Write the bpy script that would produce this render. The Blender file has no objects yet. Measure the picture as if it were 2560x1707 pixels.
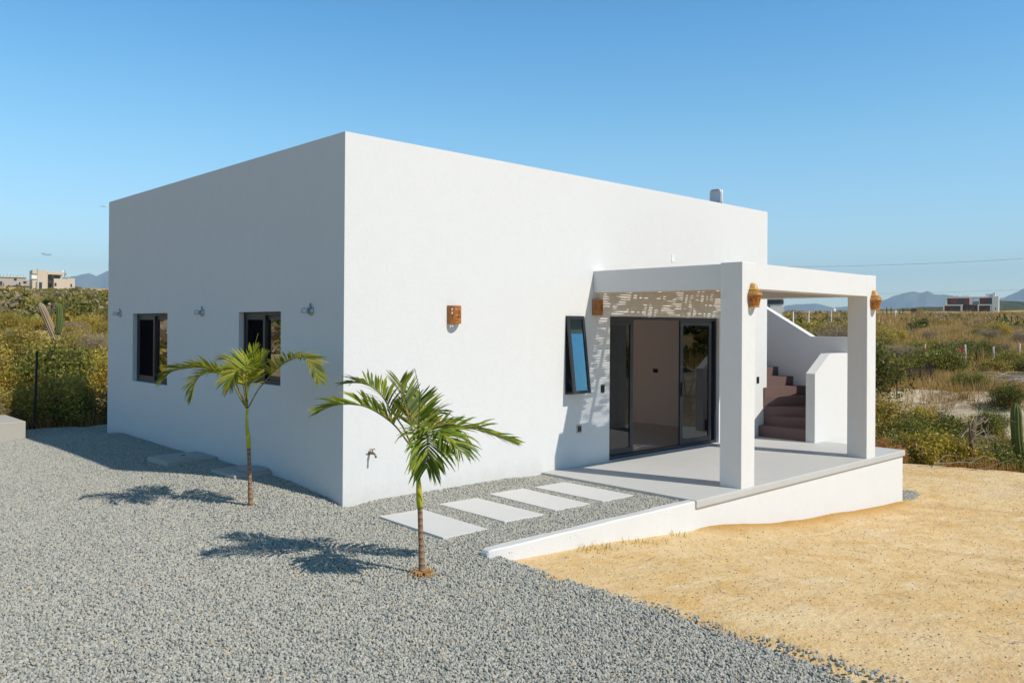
import bpy, bmesh, math, random
import numpy as np
from mathutils import Vector, Matrix, Euler, noise

random.seed(7)
rng = np.random.default_rng(11)
sc = bpy.context.scene
COL = sc.collection
PI = math.pi

# ------------------------------------------------------------------ helpers
def link(o, parent=None):
    COL.objects.link(o)
    if parent is not None:
        o.parent = parent
    return o

def tag(o, label=None, cat=None, group=None, kind=None):
    if label: o['label'] = label
    if cat: o['category'] = cat
    if group: o['group'] = group
    if kind: o['kind'] = kind
    return o

def empty(name, loc, label, cat, group=None, rz=0.0):
    o = bpy.data.objects.new(name, None)
    o.empty_display_size = 0.1
    link(o)
    o.location = loc
    o.rotation_euler = (0, 0, rz)
    return tag(o, label, cat, group)

def obj_bm(name, bm, mat, parent=None, smooth=False):
    me = bpy.data.meshes.new(name)
    bmesh.ops.recalc_face_normals(bm, faces=bm.faces[:])
    bm.to_mesh(me)
    bm.free()
    if smooth:
        me.shade_smooth()
    for m in (mat if isinstance(mat, (list, tuple)) else [mat]):
        me.materials.append(m)
    return link(bpy.data.objects.new(name, me), parent)

def mesh_np(name, V, F, mat, parent=None, smooth=False, do_link=True):
    """V (n,3), F (m,k) arrays with constant k"""
    V = np.asarray(V, np.float32); F = np.asarray(F, np.int32)
    me = bpy.data.meshes.new(name)
    me.vertices.add(len(V)); me.vertices.foreach_set('co', V.ravel())
    k = F.shape[1]
    me.loops.add(F.size); me.loops.foreach_set('vertex_index', F.ravel())
    me.polygons.add(len(F))
    me.polygons.foreach_set('loop_start', np.arange(0, F.size, k, dtype=np.int32))
    me.update(calc_edges=True)
    me.validate()
    if smooth: me.shade_smooth()
    me.materials.append(mat)
    o = bpy.data.objects.new(name, me)
    if do_link: link(o, parent)
    return o

def copy_tree(o, parent=None):
    c = o.copy(); COL.objects.link(c)
    if parent is not None: c.parent = parent
    for ch in list(o.children):
        copy_tree(ch, c)
    return c

def box(bm, x0, x1, y0, y1, z0, z1, bev=0.0, mat=0, M=None):
    vs = [bm.verts.new(p) for p in ((x0,y0,z0),(x1,y0,z0),(x1,y1,z0),(x0,y1,z0),(x0,y0,z1),(x1,y0,z1),(x1,y1,z1),(x0,y1,z1))]
    fs = [bm.faces.new([vs[i] for i in q]) for q in ((3,2,1,0),(4,5,6,7),(0,1,5,4),(1,2,6,5),(2,3,7,6),(3,0,4,7))]
    for f in fs: f.material_index = mat
    geom = vs
    if bev > 0:
        es = list({e for f in fs for e in f.edges})
        r = bmesh.ops.bevel(bm, geom=es, offset=bev, segments=2, affect='EDGES', profile=0.6, clamp_overlap=True)
        geom = list({v for f in r['faces'] for v in f.verts} | {v for v in vs if v.is_valid})
    if M is not None:
        bmesh.ops.transform(bm, matrix=M, verts=[v for v in geom if v.is_valid])
    return geom

def tube(bm, pts, rad, n=8, cap=True, mat=0):
    pts = [Vector(p) for p in pts]
    rr = rad if isinstance(rad, (list, tuple)) else [rad]*len(pts)
    rings = []
    up = Vector((0.13, 0.31, 1)).normalized()
    prev = None
    for i, p in enumerate(pts):
        d = (pts[min(i+1, len(pts)-1)] - pts[max(i-1, 0)])
        d = d.normalized() if d.length > 1e-9 else Vector((0, 0, 1))
        if prev is None:
            a = d.orthogonal().normalized()
        else:
            a = (prev - d*prev.dot(d))
            a = a.normalized() if a.length > 1e-6 else d.orthogonal().normalized()
        prev = a
        b = d.cross(a)
        rings.append([bm.verts.new(p + (a*math.cos(2*PI*k/n) + b*math.sin(2*PI*k/n))*rr[i]) for k in range(n)])
    for i in range(len(rings)-1):
        for k in range(n):
            f = bm.faces.new((rings[i][k], rings[i][(k+1) % n], rings[i+1][(k+1) % n], rings[i+1][k])); f.material_index = mat
    if cap:
        bm.faces.new(list(reversed(rings[0]))).material_index = mat
        bm.faces.new(rings[-1]).material_index = mat

def lathe(bm, prof, n=24, M=None, a0=0.0, a1=2*PI, mat=0):
    """prof list of (r,z); full circle closes"""
    full = abs(a1-a0-2*PI) < 1e-6
    m = n if full else n+1
    rings = []
    for r, z in prof:
        rings.append([bm.verts.new((r*math.cos(a0+(a1-a0)*k/n), r*math.sin(a0+(a1-a0)*k/n), z)) for k in range(m)])
    for i in range(len(rings)-1):
        for k in range(n):
            k2 = (k+1) % m
            f = bm.faces.new((rings[i][k], rings[i][k2], rings[i+1][k2], rings[i+1][k])); f.material_index = mat
    if M is not None:
        bmesh.ops.transform(bm, matrix=M, verts=[v for r in rings for v in r])
    return rings

def wall_holes(bm, fn, a0, a1, b0, b1, t, holes, mat=0, hole_caps=True):
    """slab in (a,b) plane, thickness t; fn(a,b,d)->xyz, d in 0..t; rectangular holes (a0,a1,b0,b1)"""
    A = sorted({a0, a1} | {h[0] for h in holes} | {h[1] for h in holes})
    B = sorted({b0, b1} | {h[2] for h in holes} | {h[3] for h in holes})
    cache = {}
    def v(a, b, d):
        k = (round(a, 5), round(b, 5), d)
        if k not in cache: cache[k] = bm.verts.new(fn(a, b, t if d else 0.0))
        return cache[k]
    def solid(i, j):
        if i < 0 or j < 0 or i >= len(A)-1 or j >= len(B)-1: return False
        ca, cb = (A[i]+A[i+1])/2, (B[j]+B[j+1])/2
        return not any(h[0] < ca < h[1] and h[2] < cb < h[3] for h in holes)
    def q(*vs):
        f = bm.faces.new(vs); f.material_index = mat
    for i in range(len(A)-1):
        for j in range(len(B)-1):
            if not solid(i, j): continue
            for d in (0, 1):
                q(v(A[i],B[j],d), v(A[i+1],B[j],d), v(A[i+1],B[j+1],d), v(A[i],B[j+1],d))
            if not solid(i-1, j): q(v(A[i],B[j],0), v(A[i],B[j+1],0), v(A[i],B[j+1],1), v(A[i],B[j],1))
            if not solid(i+1, j): q(v(A[i+1],B[j],0), v(A[i+1],B[j+1],0), v(A[i+1],B[j+1],1), v(A[i+1],B[j],1))
            if not solid(i, j-1): q(v(A[i],B[j],0), v(A[i+1],B[j],0), v(A[i+1],B[j],1), v(A[i],B[j],1))
            if not solid(i, j+1): q(v(A[i],B[j+1],0), v(A[i+1],B[j+1],0), v(A[i+1],B[j+1],1), v(A[i],B[j+1],1))

# ------------------------------------------------------------------ materials
class NT:
    def __init__(s, name):
        s.m = bpy.data.materials.new(name); s.m.use_nodes = True
        s.t = s.m.node_tree; s.t.nodes.clear()
        s.out = s.n('ShaderNodeOutputMaterial')
    def n(s, typ, **kw):
        nd = s.t.nodes.new(typ)
        for k, v in kw.items():
            if k.startswith('i_'):
                nd.inputs[k[2:].replace('__', ' ')].default_value = v
            else:
                setattr(nd, k, v)
        return nd
    def l(s, a, b): s.t.links.new(a, b)
    def noise(s, scale, detail=4, rough=0.6, vec=None, dist=0.0):
        nd = s.n('ShaderNodeTexNoise'); nd.inputs['Scale'].default_value = scale
        nd.inputs['Detail'].default_value = detail; nd.inputs['Roughness'].default_value = rough
        nd.inputs['Distortion'].default_value = dist
        if vec is not None: s.l(vec, nd.inputs['Vector'])
        return nd.outputs['Fac']
    def ramp(s, fac, stops, interp='LINEAR'):
        nd = s.n('ShaderNodeValToRGB'); cr = nd.color_ramp; cr.interpolation = interp
        while len(cr.elements) < len(stops): cr.elements.new(0.5)
        for e, (p, c) in zip(cr.elements, stops):
            e.position = p; e.color = (*c, 1) if len(c) == 3 else c
        s.l(fac, nd.inputs['Fac'])
        return nd.outputs['Color']
    def mix(s, fac, a, b, blend='MIX'):
        nd = s.n('ShaderNodeMix', data_type='RGBA', blend_type=blend)
        for sock, val in ((nd.inputs['Factor'], fac), (nd.inputs['A'], a), (nd.inputs['B'], b)):
            pass
        def setin(sock, val):
            if hasattr(val, 'is_output'): s.l(val, sock)
            elif isinstance(val, (int, float)): sock.default_value = val
            else: sock.default_value = (*val, 1)
        setin(nd.inputs[0], fac); setin(nd.inputs[6], a); setin(nd.inputs[7], b)
        return nd.outputs[2]
    def bump(s, h, strength, dist=0.01, normal=None):
        nd = s.n('ShaderNodeBump'); nd.inputs['Strength'].default_value = strength; nd.inputs['Distance'].default_value = dist
        s.l(h, nd.inputs['Height'])
        if normal is not None: s.l(normal, nd.inputs['Normal'])
        return nd.outputs['Normal']
    def bsdf(s, color, rough=0.7, normal=None, metallic=0.0, spec=0.3, trans=None):
        p = s.n('ShaderNodeBsdfPrincipled')
        if hasattr(color, 'is_output'): s.l(color, p.inputs['Base Color'])
        else: p.inputs['Base Color'].default_value = (*color, 1)
        if hasattr(rough, 'is_output'): s.l(rough, p.inputs['Roughness'])
        else: p.inputs['Roughness'].default_value = rough
        p.inputs['Metallic'].default_value = metallic
        p.inputs['Specular IOR Level'].default_value = spec
        if normal is not None: s.l(normal, p.inputs['Normal'])
        return p.outputs['BSDF']
    def done(s, sh):
        s.l(sh, s.out.inputs['Surface']); return s.m
    def pos(s):
        return s.n('ShaderNodeNewGeometry').outputs['Position']
    def objco(s):
        return s.n('ShaderNodeTexCoord').outputs['Object']
    def island(s):
        return s.n('ShaderNodeNewGeometry').outputs['Random Per Island']
    def objrand(s):
        return s.n('ShaderNodeObjectInfo').outputs['Random']

def plain(name, col, rough=0.6, metallic=0.0, spec=0.3, var=0.12, scale=6.0, bump=0.0, bscale=80):
    t = NT(name); p = t.pos()
    c = t.mix(t.noise(scale, 5, 0.65, p), tuple(x*(1-var) for x in col), tuple(min(1, x*(1+var)) for x in col))
    nrm = t.bump(t.noise(bscale, 4, 0.6, p), bump, 0.01) if bump else None
    return t.done(t.bsdf(c, rough, nrm, metallic, spec))

def plaster(name, base, dirt=.30):
    t = NT(name); p = t.pos()
    big = t.noise(0.55, 4, 0.6, p, 0.3); mid = t.noise(5, 5, 0.7, p); fine = t.noise(130, 3, 0.6, p)
    c = t.mix(big, tuple(x*0.955 for x in base), base)
    c = t.mix(t.ramp(mid, [(0.35, (0, 0, 0)), (0.75, (1, 1, 1))]), c, tuple(x*0.945 for x in base))
    sp = t.ramp(t.noise(38, 2, 0.5, p), [(0.735, (0, 0, 0)), (0.77, (1, 1, 1))])
    c = t.mix(t.mix(0.22, (0, 0, 0), sp), c, (base[0]*.62, base[1]*.6, base[2]*.57))
    # faint vertical rain streaks
    mp = t.n('ShaderNodeMapping'); mp.inputs['Scale'].default_value = (7, 7, 0.25); t.l(p, mp.inputs['Vector'])
    st = t.ramp(t.noise(1.0, 3, 0.6, mp.outputs['Vector']), [(0.56, (0, 0, 0)), (0.8, (1, 1, 1))])
    c = t.mix(t.mix(0.16, (0, 0, 0), st), c, (base[0]*.9, base[1]*.89, base[2]*.86))
    xyz = t.n('ShaderNodeSeparateXYZ'); t.l(p, xyz.inputs[0])
    hgt = t.n('ShaderNodeMath', operation='MULTIPLY_ADD'); t.l(t.noise(5, 6, .75, p), hgt.inputs[0]); hgt.inputs[1].default_value = -.55; t.l(xyz.outputs['Z'], hgt.inputs[2])
    mr = t.n('ShaderNodeMapRange'); t.l(hgt.outputs[0], mr.inputs['Value']); mr.inputs['From Min'].default_value = -.32; mr.inputs['From Max'].default_value = -.02
    mr.inputs['To Min'].default_value = dirt; mr.inputs['To Max'].default_value = 0
    c = t.mix(mr.outputs['Result'], c, (.50, .42, .32))
    n1 = t.bump(t.noise(16, 5, 0.6, p), 0.14, 0.02)
    n2 = t.bump(fine, 0.6, 0.005, n1)
    return t.done(t.bsdf(c, 0.85, n2, 0, 0.2))

MAT = {}
MAT['house_plaster'] = plaster('house_plaster', (0.70, 0.695, 0.685), .22)
MAT['plaster'] = plaster('plaster_white', (0.70, 0.695, 0.685), 0.0)
MAT['interior'] = plain('interior_paint', (0.84, 0.75, 0.70), 0.9, var=0.03, scale=2)
MAT['int_floor'] = plain('interior_floor', (0.55, 0.50, 0.46), 0.55, var=0.1, scale=2.5)
MAT['trim'] = plain('dark_aluminium', (0.022, 0.026, 0.034), 0.38, 0.0, 0.5, var=0.15, scale=12)
MAT['trim_brown'] = plain('bronze_aluminium', (0.035, 0.028, 0.026), 0.4, 0.0, 0.5, var=0.15, scale=12)
MAT['black_plastic'] = plain('black_plastic', (0.02, 0.02, 0.022), 0.45, var=0.1)
MAT['white_plastic'] = plain('white_plastic', (0.78, 0.78, 0.76), 0.35, var=0.03)
MAT['metal'] = plain('galvanised_metal', (0.42, 0.42, 0.42), 0.4, 0.8, var=0.15, scale=30)
MAT['brass'] = plain('weathered_brass', (0.26, 0.20, 0.14), 0.42, 0.75, var=0.3, scale=60)

def concrete(name, base, joint=None):
    t = NT(name); p = t.pos()
    c = t.mix(t.noise(1.3, 6, 0.65, p, 0.6), tuple(x*.86 for x in base), tuple(x*1.07 for x in base))
    c = t.mix(t.ramp(t.noise(9, 5, 0.7, p), [(0.4, (0, 0, 0)), (0.72, (1, 1, 1))]), c, tuple(x*.93 for x in base))
    sp = t.ramp(t.noise(90, 2, 0.5, p), [(0.66, (0, 0, 0)), (0.74, (1, 1, 1))])
    c = t.mix(t.mix(0.25, (0, 0, 0), sp), c, tuple(x*.6 for x in base))
    nrm = t.bump(t.noise(110, 4, 0.6, p), 0.2, 0.004, t.bump(t.noise(4, 4, 0.6, p), 0.06, 0.03))
    r = t.n('ShaderNodeMapRange'); t.l(t.noise(3, 3, 0.6, p), r.inputs['Value']); r.inputs['To Min'].default_value = 0.55; r.inputs['To Max'].default_value = 0.8
    return t.done(t.bsdf(c, r.outputs['Result'], nrm, 0, 0.3))
MAT['slab'] = concrete('polished_concrete', (0.50, 0.49, 0.47))
MAT['paver'] = concrete('paver_concrete', (0.60, 0.585, 0.56))
MAT['concrete'] = concrete('raw_concrete', (0.46, 0.42, 0.36))
MAT['cover_conc'] = concrete('cover_concrete', (0.42, 0.41, 0.38))
MAT['stair'] = concrete('stair_brown', (0.15, 0.094, 0.086))
MAT['kerbtop'] = concrete('kerb_top', (0.56, 0.55, 0.53))

def glass(name, tint, refl=1.0, rough=0.0, gcol=(0.95, 0.97, 1.0)):
    t = NT(name)
    tr = t.n('ShaderNodeBsdfTransparent'); tr.inputs['Color'].default_value = (*tint, 1)
    gl = t.n('ShaderNodeBsdfGlossy'); gl.inputs['Roughness'].default_value = rough; gl.inputs['Color'].default_value = (*gcol, 1)
    fr = t.n('ShaderNodeFresnel'); fr.inputs['IOR'].default_value = 1.55
    mm = t.n('ShaderNodeMath', operation='MULTIPLY'); mm.use_clamp = True
    t.l(fr.outputs['Fac'], mm.inputs[0]); mm.inputs[1].default_value = refl
    mx = t.n('ShaderNodeMixShader'); t.l(mm.outputs[0], mx.inputs['Fac']); t.l(tr.outputs[0], mx.inputs[1]); t.l(gl.outputs[0], mx.inputs[2])
    return t.done(mx.outputs[0])
MAT['glass'] = glass('window_glass', (0.62, 0.66, 0.66), 1.3)
MAT['glass_dark'] = glass('tinted_glass', (0.40, 0.42, 0.43), 4.0)
MAT['glass_blue'] = glass('blue_reflective_glass', (0.25, 0.36, 0.42), 6.0, 0.0, (0.42, 0.78, 0.98))
MAT['glass_warm_fill'] = glass('warm_fill_glazing', (0.98, 0.82, 0.67), 0.5)  # tinted to warm the light through the added skylight and rear window
MAT['glass_clear'] = glass('clear_glass', (0.93, 0.96, 0.98), 0.8)
def mesh_screen():
    t = NT('fly_screen')
    tr = t.n('ShaderNodeBsdfTransparent'); tr.inputs['Color'].default_value = (0.5, 0.5, 0.5, 1)
    df = t.n('ShaderNodeBsdfDiffuse'); df.inputs['Color'].default_value = (0.012, 0.012, 0.014, 1)
    mx = t.n('ShaderNodeMixShader'); mx.inputs['Fac'].default_value = 0.55
    t.l(tr.outputs[0], mx.inputs[1]); t.l(df.outputs[0], mx.inputs[2])
    return t.done(mx.outputs[0])
MAT['screen'] = mesh_screen()

def clay():
    t = NT('painted_clay'); p = t.objco()
    c = t.mix(t.noise(14, 5, 0.7, p), (0.30, 0.085, 0.012), (0.50, 0.19, 0.03))
    c = t.mix(t.ramp(t.noise(35, 4, 0.7, p), [(0.5, (0, 0, 0)), (0.75, (1, 1, 1))]), c, (0.20, 0.045, 0.01))
    nrm = t.bump(t.noise(60, 4, 0.6, p), 0.35, 0.004)
    return t.done(t.bsdf(c, 0.32, nrm, 0, 0.5))
MAT['clay'] = clay()
MAT['clay_light'] = plain('ochre_clay', (0.50, 0.27, 0.07), 0.4, 0, 0.4, var=0.25, scale=40)
MAT['clay_red'] = plain('red_clay_inside', (0.16, 0.02, 0.012), 0.5, var=0.2, scale=30)

def cane():
    t = NT('cane'); p = t.pos()
    c = t.ramp(t.island(), [(0, (0.30, 0.17, 0.06)), (0.5, (0.44, 0.27, 0.10)), (1, (0.55, 0.37, 0.17))])
    c = t.mix(t.mix(0.4, (0, 0, 0), t.ramp(t.noise(9, 4, 0.6, p), [(0.4, (0, 0, 0)), (0.7, (1, 1, 1))])), c, (0.22, 0.12, 0.045))
    return t.done(t.bsdf(c, 0.6, None, 0, 0.3))
MAT['cane'] = cane()
MAT['wood'] = plain('pine_joist', (0.45, 0.24, 0.07), 0.6, var=0.25, scale=9)

# stones / sand / terrain
def stone():
    t = NT('gravel_stone'); r = t.objrand()
    c = t.ramp(r, [(0.0, (0.263, 0.257, 0.232)), (0.10, (0.435, 0.418, 0.369)), (0.3, (0.366, 0.365, 0.330)), (0.45, (0.497, 0.466, 0.404)),
                   (0.6, (0.318, 0.321, 0.294)), (0.72, (0.449, 0.439, 0.392)), (0.86, (0.408, 0.381, 0.327)), (0.93, (0.497, 0.459, 0.378)), (0.968, (0.497, 0.385, 0.242)), (1.0, (0.593, 0.567, 0.516))], 'CONSTANT')
    p = t.objco()
    c = t.mix(0.35, c, t.mix(t.noise(1.6, 3, 0.6, p), (0.25, 0.25, 0.24), (0.55, 0.54, 0.5)), 'OVERLAY')
    return t.done(t.bsdf(c, 0.8, None, 0, 0.25))
MAT['stone'] = stone()
def gravel_bed():
    t = NT('gravel_bed'); p = t.pos()
    v = t.n('ShaderNodeTexVoronoi'); v.inputs['Scale'].default_value = 42; t.l(p, v.inputs['Vector'])
    sep = t.n('ShaderNodeSeparateColor'); t.l(v.outputs['Color'], sep.inputs['Color'])
    c = t.ramp(sep.outputs['Red'], [(0, (0.14, 0.145, 0.14)), (0.5, (0.27, 0.275, 0.26)), (1, (0.36, 0.35, 0.32))])
    nrm = t.bump(v.outputs['Distance'], 0.9, 0.015)
    return t.done(t.bsdf(c, 0.85, nrm, 0, 0.2))
MAT['gravel_bed'] = gravel_bed()

def terrain_mat():
    t = NT('dry_ground'); p = t.pos()
    at = t.n('ShaderNodeAttribute', attribute_name='pad'); pad = at.outputs['Fac']
    ad = t.n('ShaderNodeAttribute', attribute_name='damp'); damp = ad.outputs['Fac']
    ab = t.n('ShaderNodeAttribute', attribute_name='bank'); bank = ab.outputs['Fac']
    # sand pad
    s = t.mix(t.noise(0.8, 6, 0.65, p, 0.8), (0.62, 0.41, 0.18), (0.86, 0.66, 0.38))
    s = t.mix(t.ramp(t.noise(2.6, 6, 0.72, p, 0.4), [(0.46, (0, 0, 0)), (0.66, (1, 1, 1))]), s, (0.68, 0.43, 0.165))
    s = t.mix(t.ramp(t.noise(0.45, 5, 0.7, p, 1.2), [(0.56, (0, 0, 0)), (0.72, (1, 1, 1))]), s, (0.58, 0.37, 0.155))
    s = t.mix(t.ramp(t.noise(23, 5, 0.75, p), [(0.55, (0, 0, 0)), (0.78, (1, 1, 1))]), s, (0.72, 0.58, 0.38))
    s = t.mix(t.ramp(t.noise(70, 3, 0.7, p), [(0.6, (0, 0, 0)), (0.75, (0.7, 0.7, 0.7))]), s, (0.27, 0.17, 0.08))
    s = t.mix(t.ramp(t.noise(6.5, 6, .78, p, .9), [(0.57, (0, 0, 0)), (0.72, (.6, .6, .6))]), s, (0.46, 0.30, 0.14))
    mp = t.n('ShaderNodeMapping'); mp.inputs['Scale'].default_value = (1.0, 3.2, 1.0); mp.inputs['Rotation'].default_value = (0, 0, .5); t.l(p, mp.inputs['Vector'])
    s = t.mix(t.ramp(t.noise(1.1, 6, .7, mp.outputs['Vector'], .5), [(0.55, (0, 0, 0)), (0.68, (.75, .75, .75))]), s, (0.80, 0.65, 0.42))
    s = t.mix(t.ramp(t.noise(170, 2, .6, p), [(0.60, (0, 0, 0)), (0.70, (.7, .7, .7))]), s, (0.22, 0.14, 0.07))
    s = t.mix(t.ramp(t.noise(.33, 5, .65, p, .8), [(0.5, (0, 0, 0)), (0.66, (.7, .7, .7))]), s, t.mix(0.6, s, (.70, .52, .36)))
    s = t.mix(damp, s, t.mix(t.noise(12, 4, 0.7, p), (0.40, 0.20, 0.04), (0.56, 0.33, 0.10)))
    # wild ground
    w = t.mix(t.noise(0.06, 6, 0.7, p, 0.6), (0.42, 0.27, 0.09), (0.58, 0.42, 0.18))
    w = t.mix(t.ramp(t.noise(0.11, 6, 0.7, p, 1.0), [(0.54, (0, 0, 0)), (0.64, (1, 1, 1))]), w, (0.52, 0.42, 0.28))
    w = t.mix(t.ramp(t.noise(0.16, 6, 0.75, p, 0.8), [(0.55, (0, 0, 0)), (0.66, (1, 1, 1))]), w, (0.20, 0.18, 0.06))
    w = t.mix(t.ramp(t.noise(1.4, 6, 0.8, p), [(0.45, (0, 0, 0)), (0.75, (1, 1, 1))]), w, (0.30, 0.20, 0.07))
    bk = t.mix(t.ramp(t.noise(1.3, 6, 0.75, p, 0.8), [(0.35, (0, 0, 0)), (0.6, (1, 1, 1))]), (0.38, 0.26, 0.14), (0.62, 0.53, 0.40))
    w = t.mix(bank, w, bk)
    c = t.mix(pad, w, s)
    n1 = t.bump(t.noise(2.2, 6, 0.65, p), 0.55, 0.12)
    n2 = t.bump(t.noise(19, 5, 0.7, p), 0.9, 0.025, n1)
    n3 = t.bump(t.noise(120, 3, 0.7, p), 0.6, 0.005, n2)
    return t.done(t.bsdf(c, 0.95, n3, 0, 0.1))
MAT['ground'] = terrain_mat()
MAT['pebble'] = (lambda t: t.done(t.bsdf(t.ramp(t.objrand(), [(0, (0.20, 0.17, 0.13)), (0.3, (0.36, 0.31, 0.24)), (0.55, (0.30, 0.30, 0.29)), (0.75, (0.52, 0.42, 0.27)), (0.9, (0.62, 0.54, 0.42))], 'CONSTANT'), 0.85, None, 0, 0.2)))(NT('sand_pebble'))

MAT['clod'] = (lambda t: t.done(t.bsdf(t.ramp(t.objrand(), [(0, (0.46, 0.30, 0.13)), (0.4, (0.60, 0.44, 0.22)), (0.75, (0.36, 0.23, 0.10))], 'CONSTANT'), 0.9, None, 0, 0.1)))(NT('sand_clod'))

def leafmat(name, stops, transl=0.3, vscale=0.9, rough=0.55):
    t = NT(name)
    c = t.ramp(t.island(), stops)
    p = t.pos()
    c = t.mix(t.mix(0.55, (0, 0, 0), t.ramp(t.noise(vscale, 4, 0.6, p), [(0.35, (0, 0, 0)), (0.65, (1, 1, 1))])), c, t.mix(0.5, c, (0.30, 0.25, 0.08), 'MULTIPLY'))
    hs = t.n('ShaderNodeHueSaturation'); t.l(c, hs.inputs['Color'])
    mr = t.n('ShaderNodeMapRange'); t.l(t.objrand(), mr.inputs['Value']); mr.inputs['To Min'].default_value = 0.7; mr.inputs['To Max'].default_value = 1.3
    t.l(mr.outputs['Result'], hs.inputs['Value'])
    c = hs.outputs['Color']
    b = t.bsdf(c, rough, None, 0, 0.25)
    tl = t.n('ShaderNodeBsdfTranslucent'); t.l(c, tl.inputs['Color'])
    mx = t.n('ShaderNodeMixShader'); mx.inputs['Fac'].default_value = transl
    t.l(b, mx.inputs[1]); t.l(tl.outputs[0], mx.inputs[2])
    return t.done(mx.outputs[0])
MAT['leaf_olive'] = leafmat('olive_leaves', [(0, (0.245, 0.215, 0.030)), (0.5, (0.417, 0.332, 0.050)), (0.85, (0.637, 0.449, 0.083)), (1, (0.800, 0.547, 0.165))])
MAT['leaf_green'] = leafmat('green_leaves', [(0, (0.088, 0.114, 0.020)), (0.5, (0.174, 0.195, 0.031)), (0.9, (0.310, 0.276, 0.049)), (1, (0.581, 0.390, 0.098))])
MAT['leaf_yellow'] = leafmat('yellow_leaves', [(0, (0.208, 0.188, 0.024)), (0.5, (0.442, 0.362, 0.048)), (0.85, (0.624, 0.463, 0.060)), (1, (0.546, 0.275, 0.060))])
MAT['leaf_grey'] = leafmat('grey_twigs', [(0, (0.260, 0.188, 0.127)), (0.5, (0.418, 0.314, 0.213)), (0.85, (0.348, 0.298, 0.142)), (1, (0.592, 0.455, 0.312))])
MAT['leaf_rust'] = leafmat('dry_weed', [(0, (0.312, 0.130, 0.039)), (0.5, (0.468, 0.234, 0.065)), (1, (0.598, 0.390, 0.143))])
MAT['grass'] = leafmat('dry_grass', [(0, (0.408, 0.241, 0.068)), (0.5, (0.552, 0.356, 0.116)), (1, (0.672, 0.494, 0.210))], 0.35)
MAT['bark'] = plain('grey_bark', (0.26, 0.22, 0.18), 0.9, var=0.3, scale=20)
MAT['deadwood'] = plain('bleached_branches', (0.42, 0.37, 0.32), 0.9, var=0.25, scale=8)
MAT['frond'] = leafmat('palm_leaflets', [(0, (0.080, 0.135, 0.014)), (0.45, (0.160, 0.230, 0.022)), (0.8, (0.290, 0.338, 0.030)), (0.93, (0.435, 0.405, 0.048)), (1, (0.377, 0.230, 0.096))], 0.35, 3.0, 0.5)
MAT['frond_yellow'] = leafmat('palm_leaflets_yellow', [(0, (0.130, 0.183, 0.013)), (0.4, (0.247, 0.293, 0.020)), (0.8, (0.442, 0.415, 0.028)), (0.95, (0.572, 0.439, 0.077)), (1, (0.442, 0.268, 0.132))], 0.38, 3.0, 0.5)
MAT['petiole'] = plain('palm_petiole', (0.20, 0.17, 0.035), 0.45, var=0.3, scale=8)
MAT['petiole_dark'] = plain('palm_petiole_dark', (0.20, 0.11, 0.05), 0.5, var=0.3, scale=10)

def palm_trunk_mat():
    t = NT('palm_trunk'); p = t.objco()
    w = t.n('ShaderNodeTexWave', wave_type='BANDS', bands_direction='Z'); w.inputs['Scale'].default_value = 5.2; w.inputs['Distortion'].default_value = 1.2
    w.inputs['Detail'].default_value = 3; t.l(p, w.inputs['Vector'])
    c = t.mix(t.noise(9, 5, 0.7, p), (0.20, 0.095, 0.05), (0.30, 0.18, 0.11))
    c = t.mix(t.ramp(w.outputs['Fac'], [(0.82, (0, 0, 0)), (0.97, (.55, .55, .55))]), c, (0.40, 0.30, 0.22))
    return t.done(t.bsdf(c, 0.7, t.bump(w.outputs['Fac'], 0.5, 0.01), 0, 0.3))
MAT['palm_trunk'] = palm_trunk_mat()
def shaft_mat():
    t = NT('palm_crownshaft'); p = t.objco()
    c = t.mix(t.noise(5, 4, 0.6, p, 0.5), (0.32, 0.31, 0.015), (0.50, 0.44, 0.04))
    return t.done(t.bsdf(c, 0.35, t.bump(t.noise(20, 3, 0.6, p), 0.15, 0.01), 0, 0.4))
MAT['shaft'] = shaft_mat()
def cactus_mat(name, ca, cb):
    t = NT(name); p = t.objco()
    c = t.mix(t.noise(3, 5, 0.7, p), ca, cb)
    return t.done(t.bsdf(c, 0.6, t.bump(t.noise(40, 3, 0.6, p), 0.3, 0.01), 0, 0.3))
MAT['cactus'] = cactus_mat('cactus_skin', (0.06, 0.09, 0.025), (0.14, 0.16, 0.04))
MAT['cactus_dry'] = cactus_mat('cactus_dry_skin', (0.20, 0.14, 0.09), (0.40, 0.30, 0.19))
MAT['beige'] = plain('beige_render', (0.56, 0.47, 0.36), 0.9, var=0.08, scale=1.5)
MAT['white_far'] = plain('white_render', (0.80, 0.77, 0.73), 0.9, var=0.04, scale=1.0)
MAT['brick_red'] = plain('red_brown_cladding', (0.22, 0.07, 0.035), 0.8, var=0.3, scale=1.6)
MAT['dark_glass'] = plain('dark_window', (0.02, 0.035, 0.045), 0.12, 0, 0.6, var=0.2, scale=1)
MAT['greyblock'] = plain('grey_block', (0.42, 0.37, 0.32), 0.9, var=0.15, scale=1.2)
MAT['dark_paint'] = plain('charcoal_render', (0.07, 0.075, 0.085), 0.8, var=0.2, scale=1.2)
MAT['yellow_paint'] = plain('yellow_render', (0.58, 0.36, 0.08), 0.85, var=0.12, scale=1.5)
MAT['brown_paint'] = plain('brown_boards', (0.13, 0.075, 0.05), 0.85, var=0.25, scale=2)
MAT['tin'] = plain('faded_roof_sheet', (0.40, 0.36, 0.37), 0.7, var=0.12, scale=1.0)
MAT['car_dark'] = plain('dark_car_paint', (0.05, 0.055, 0.07), 0.3, 0, 0.5, var=0.05)
MAT['car_white'] = plain('white_car_paint', (0.72, 0.72, 0.72), 0.3, 0, 0.5, var=0.03)
MAT['rubber'] = plain('tyre_rubber', (0.02, 0.02, 0.02), 0.9, var=0.1)
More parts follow.
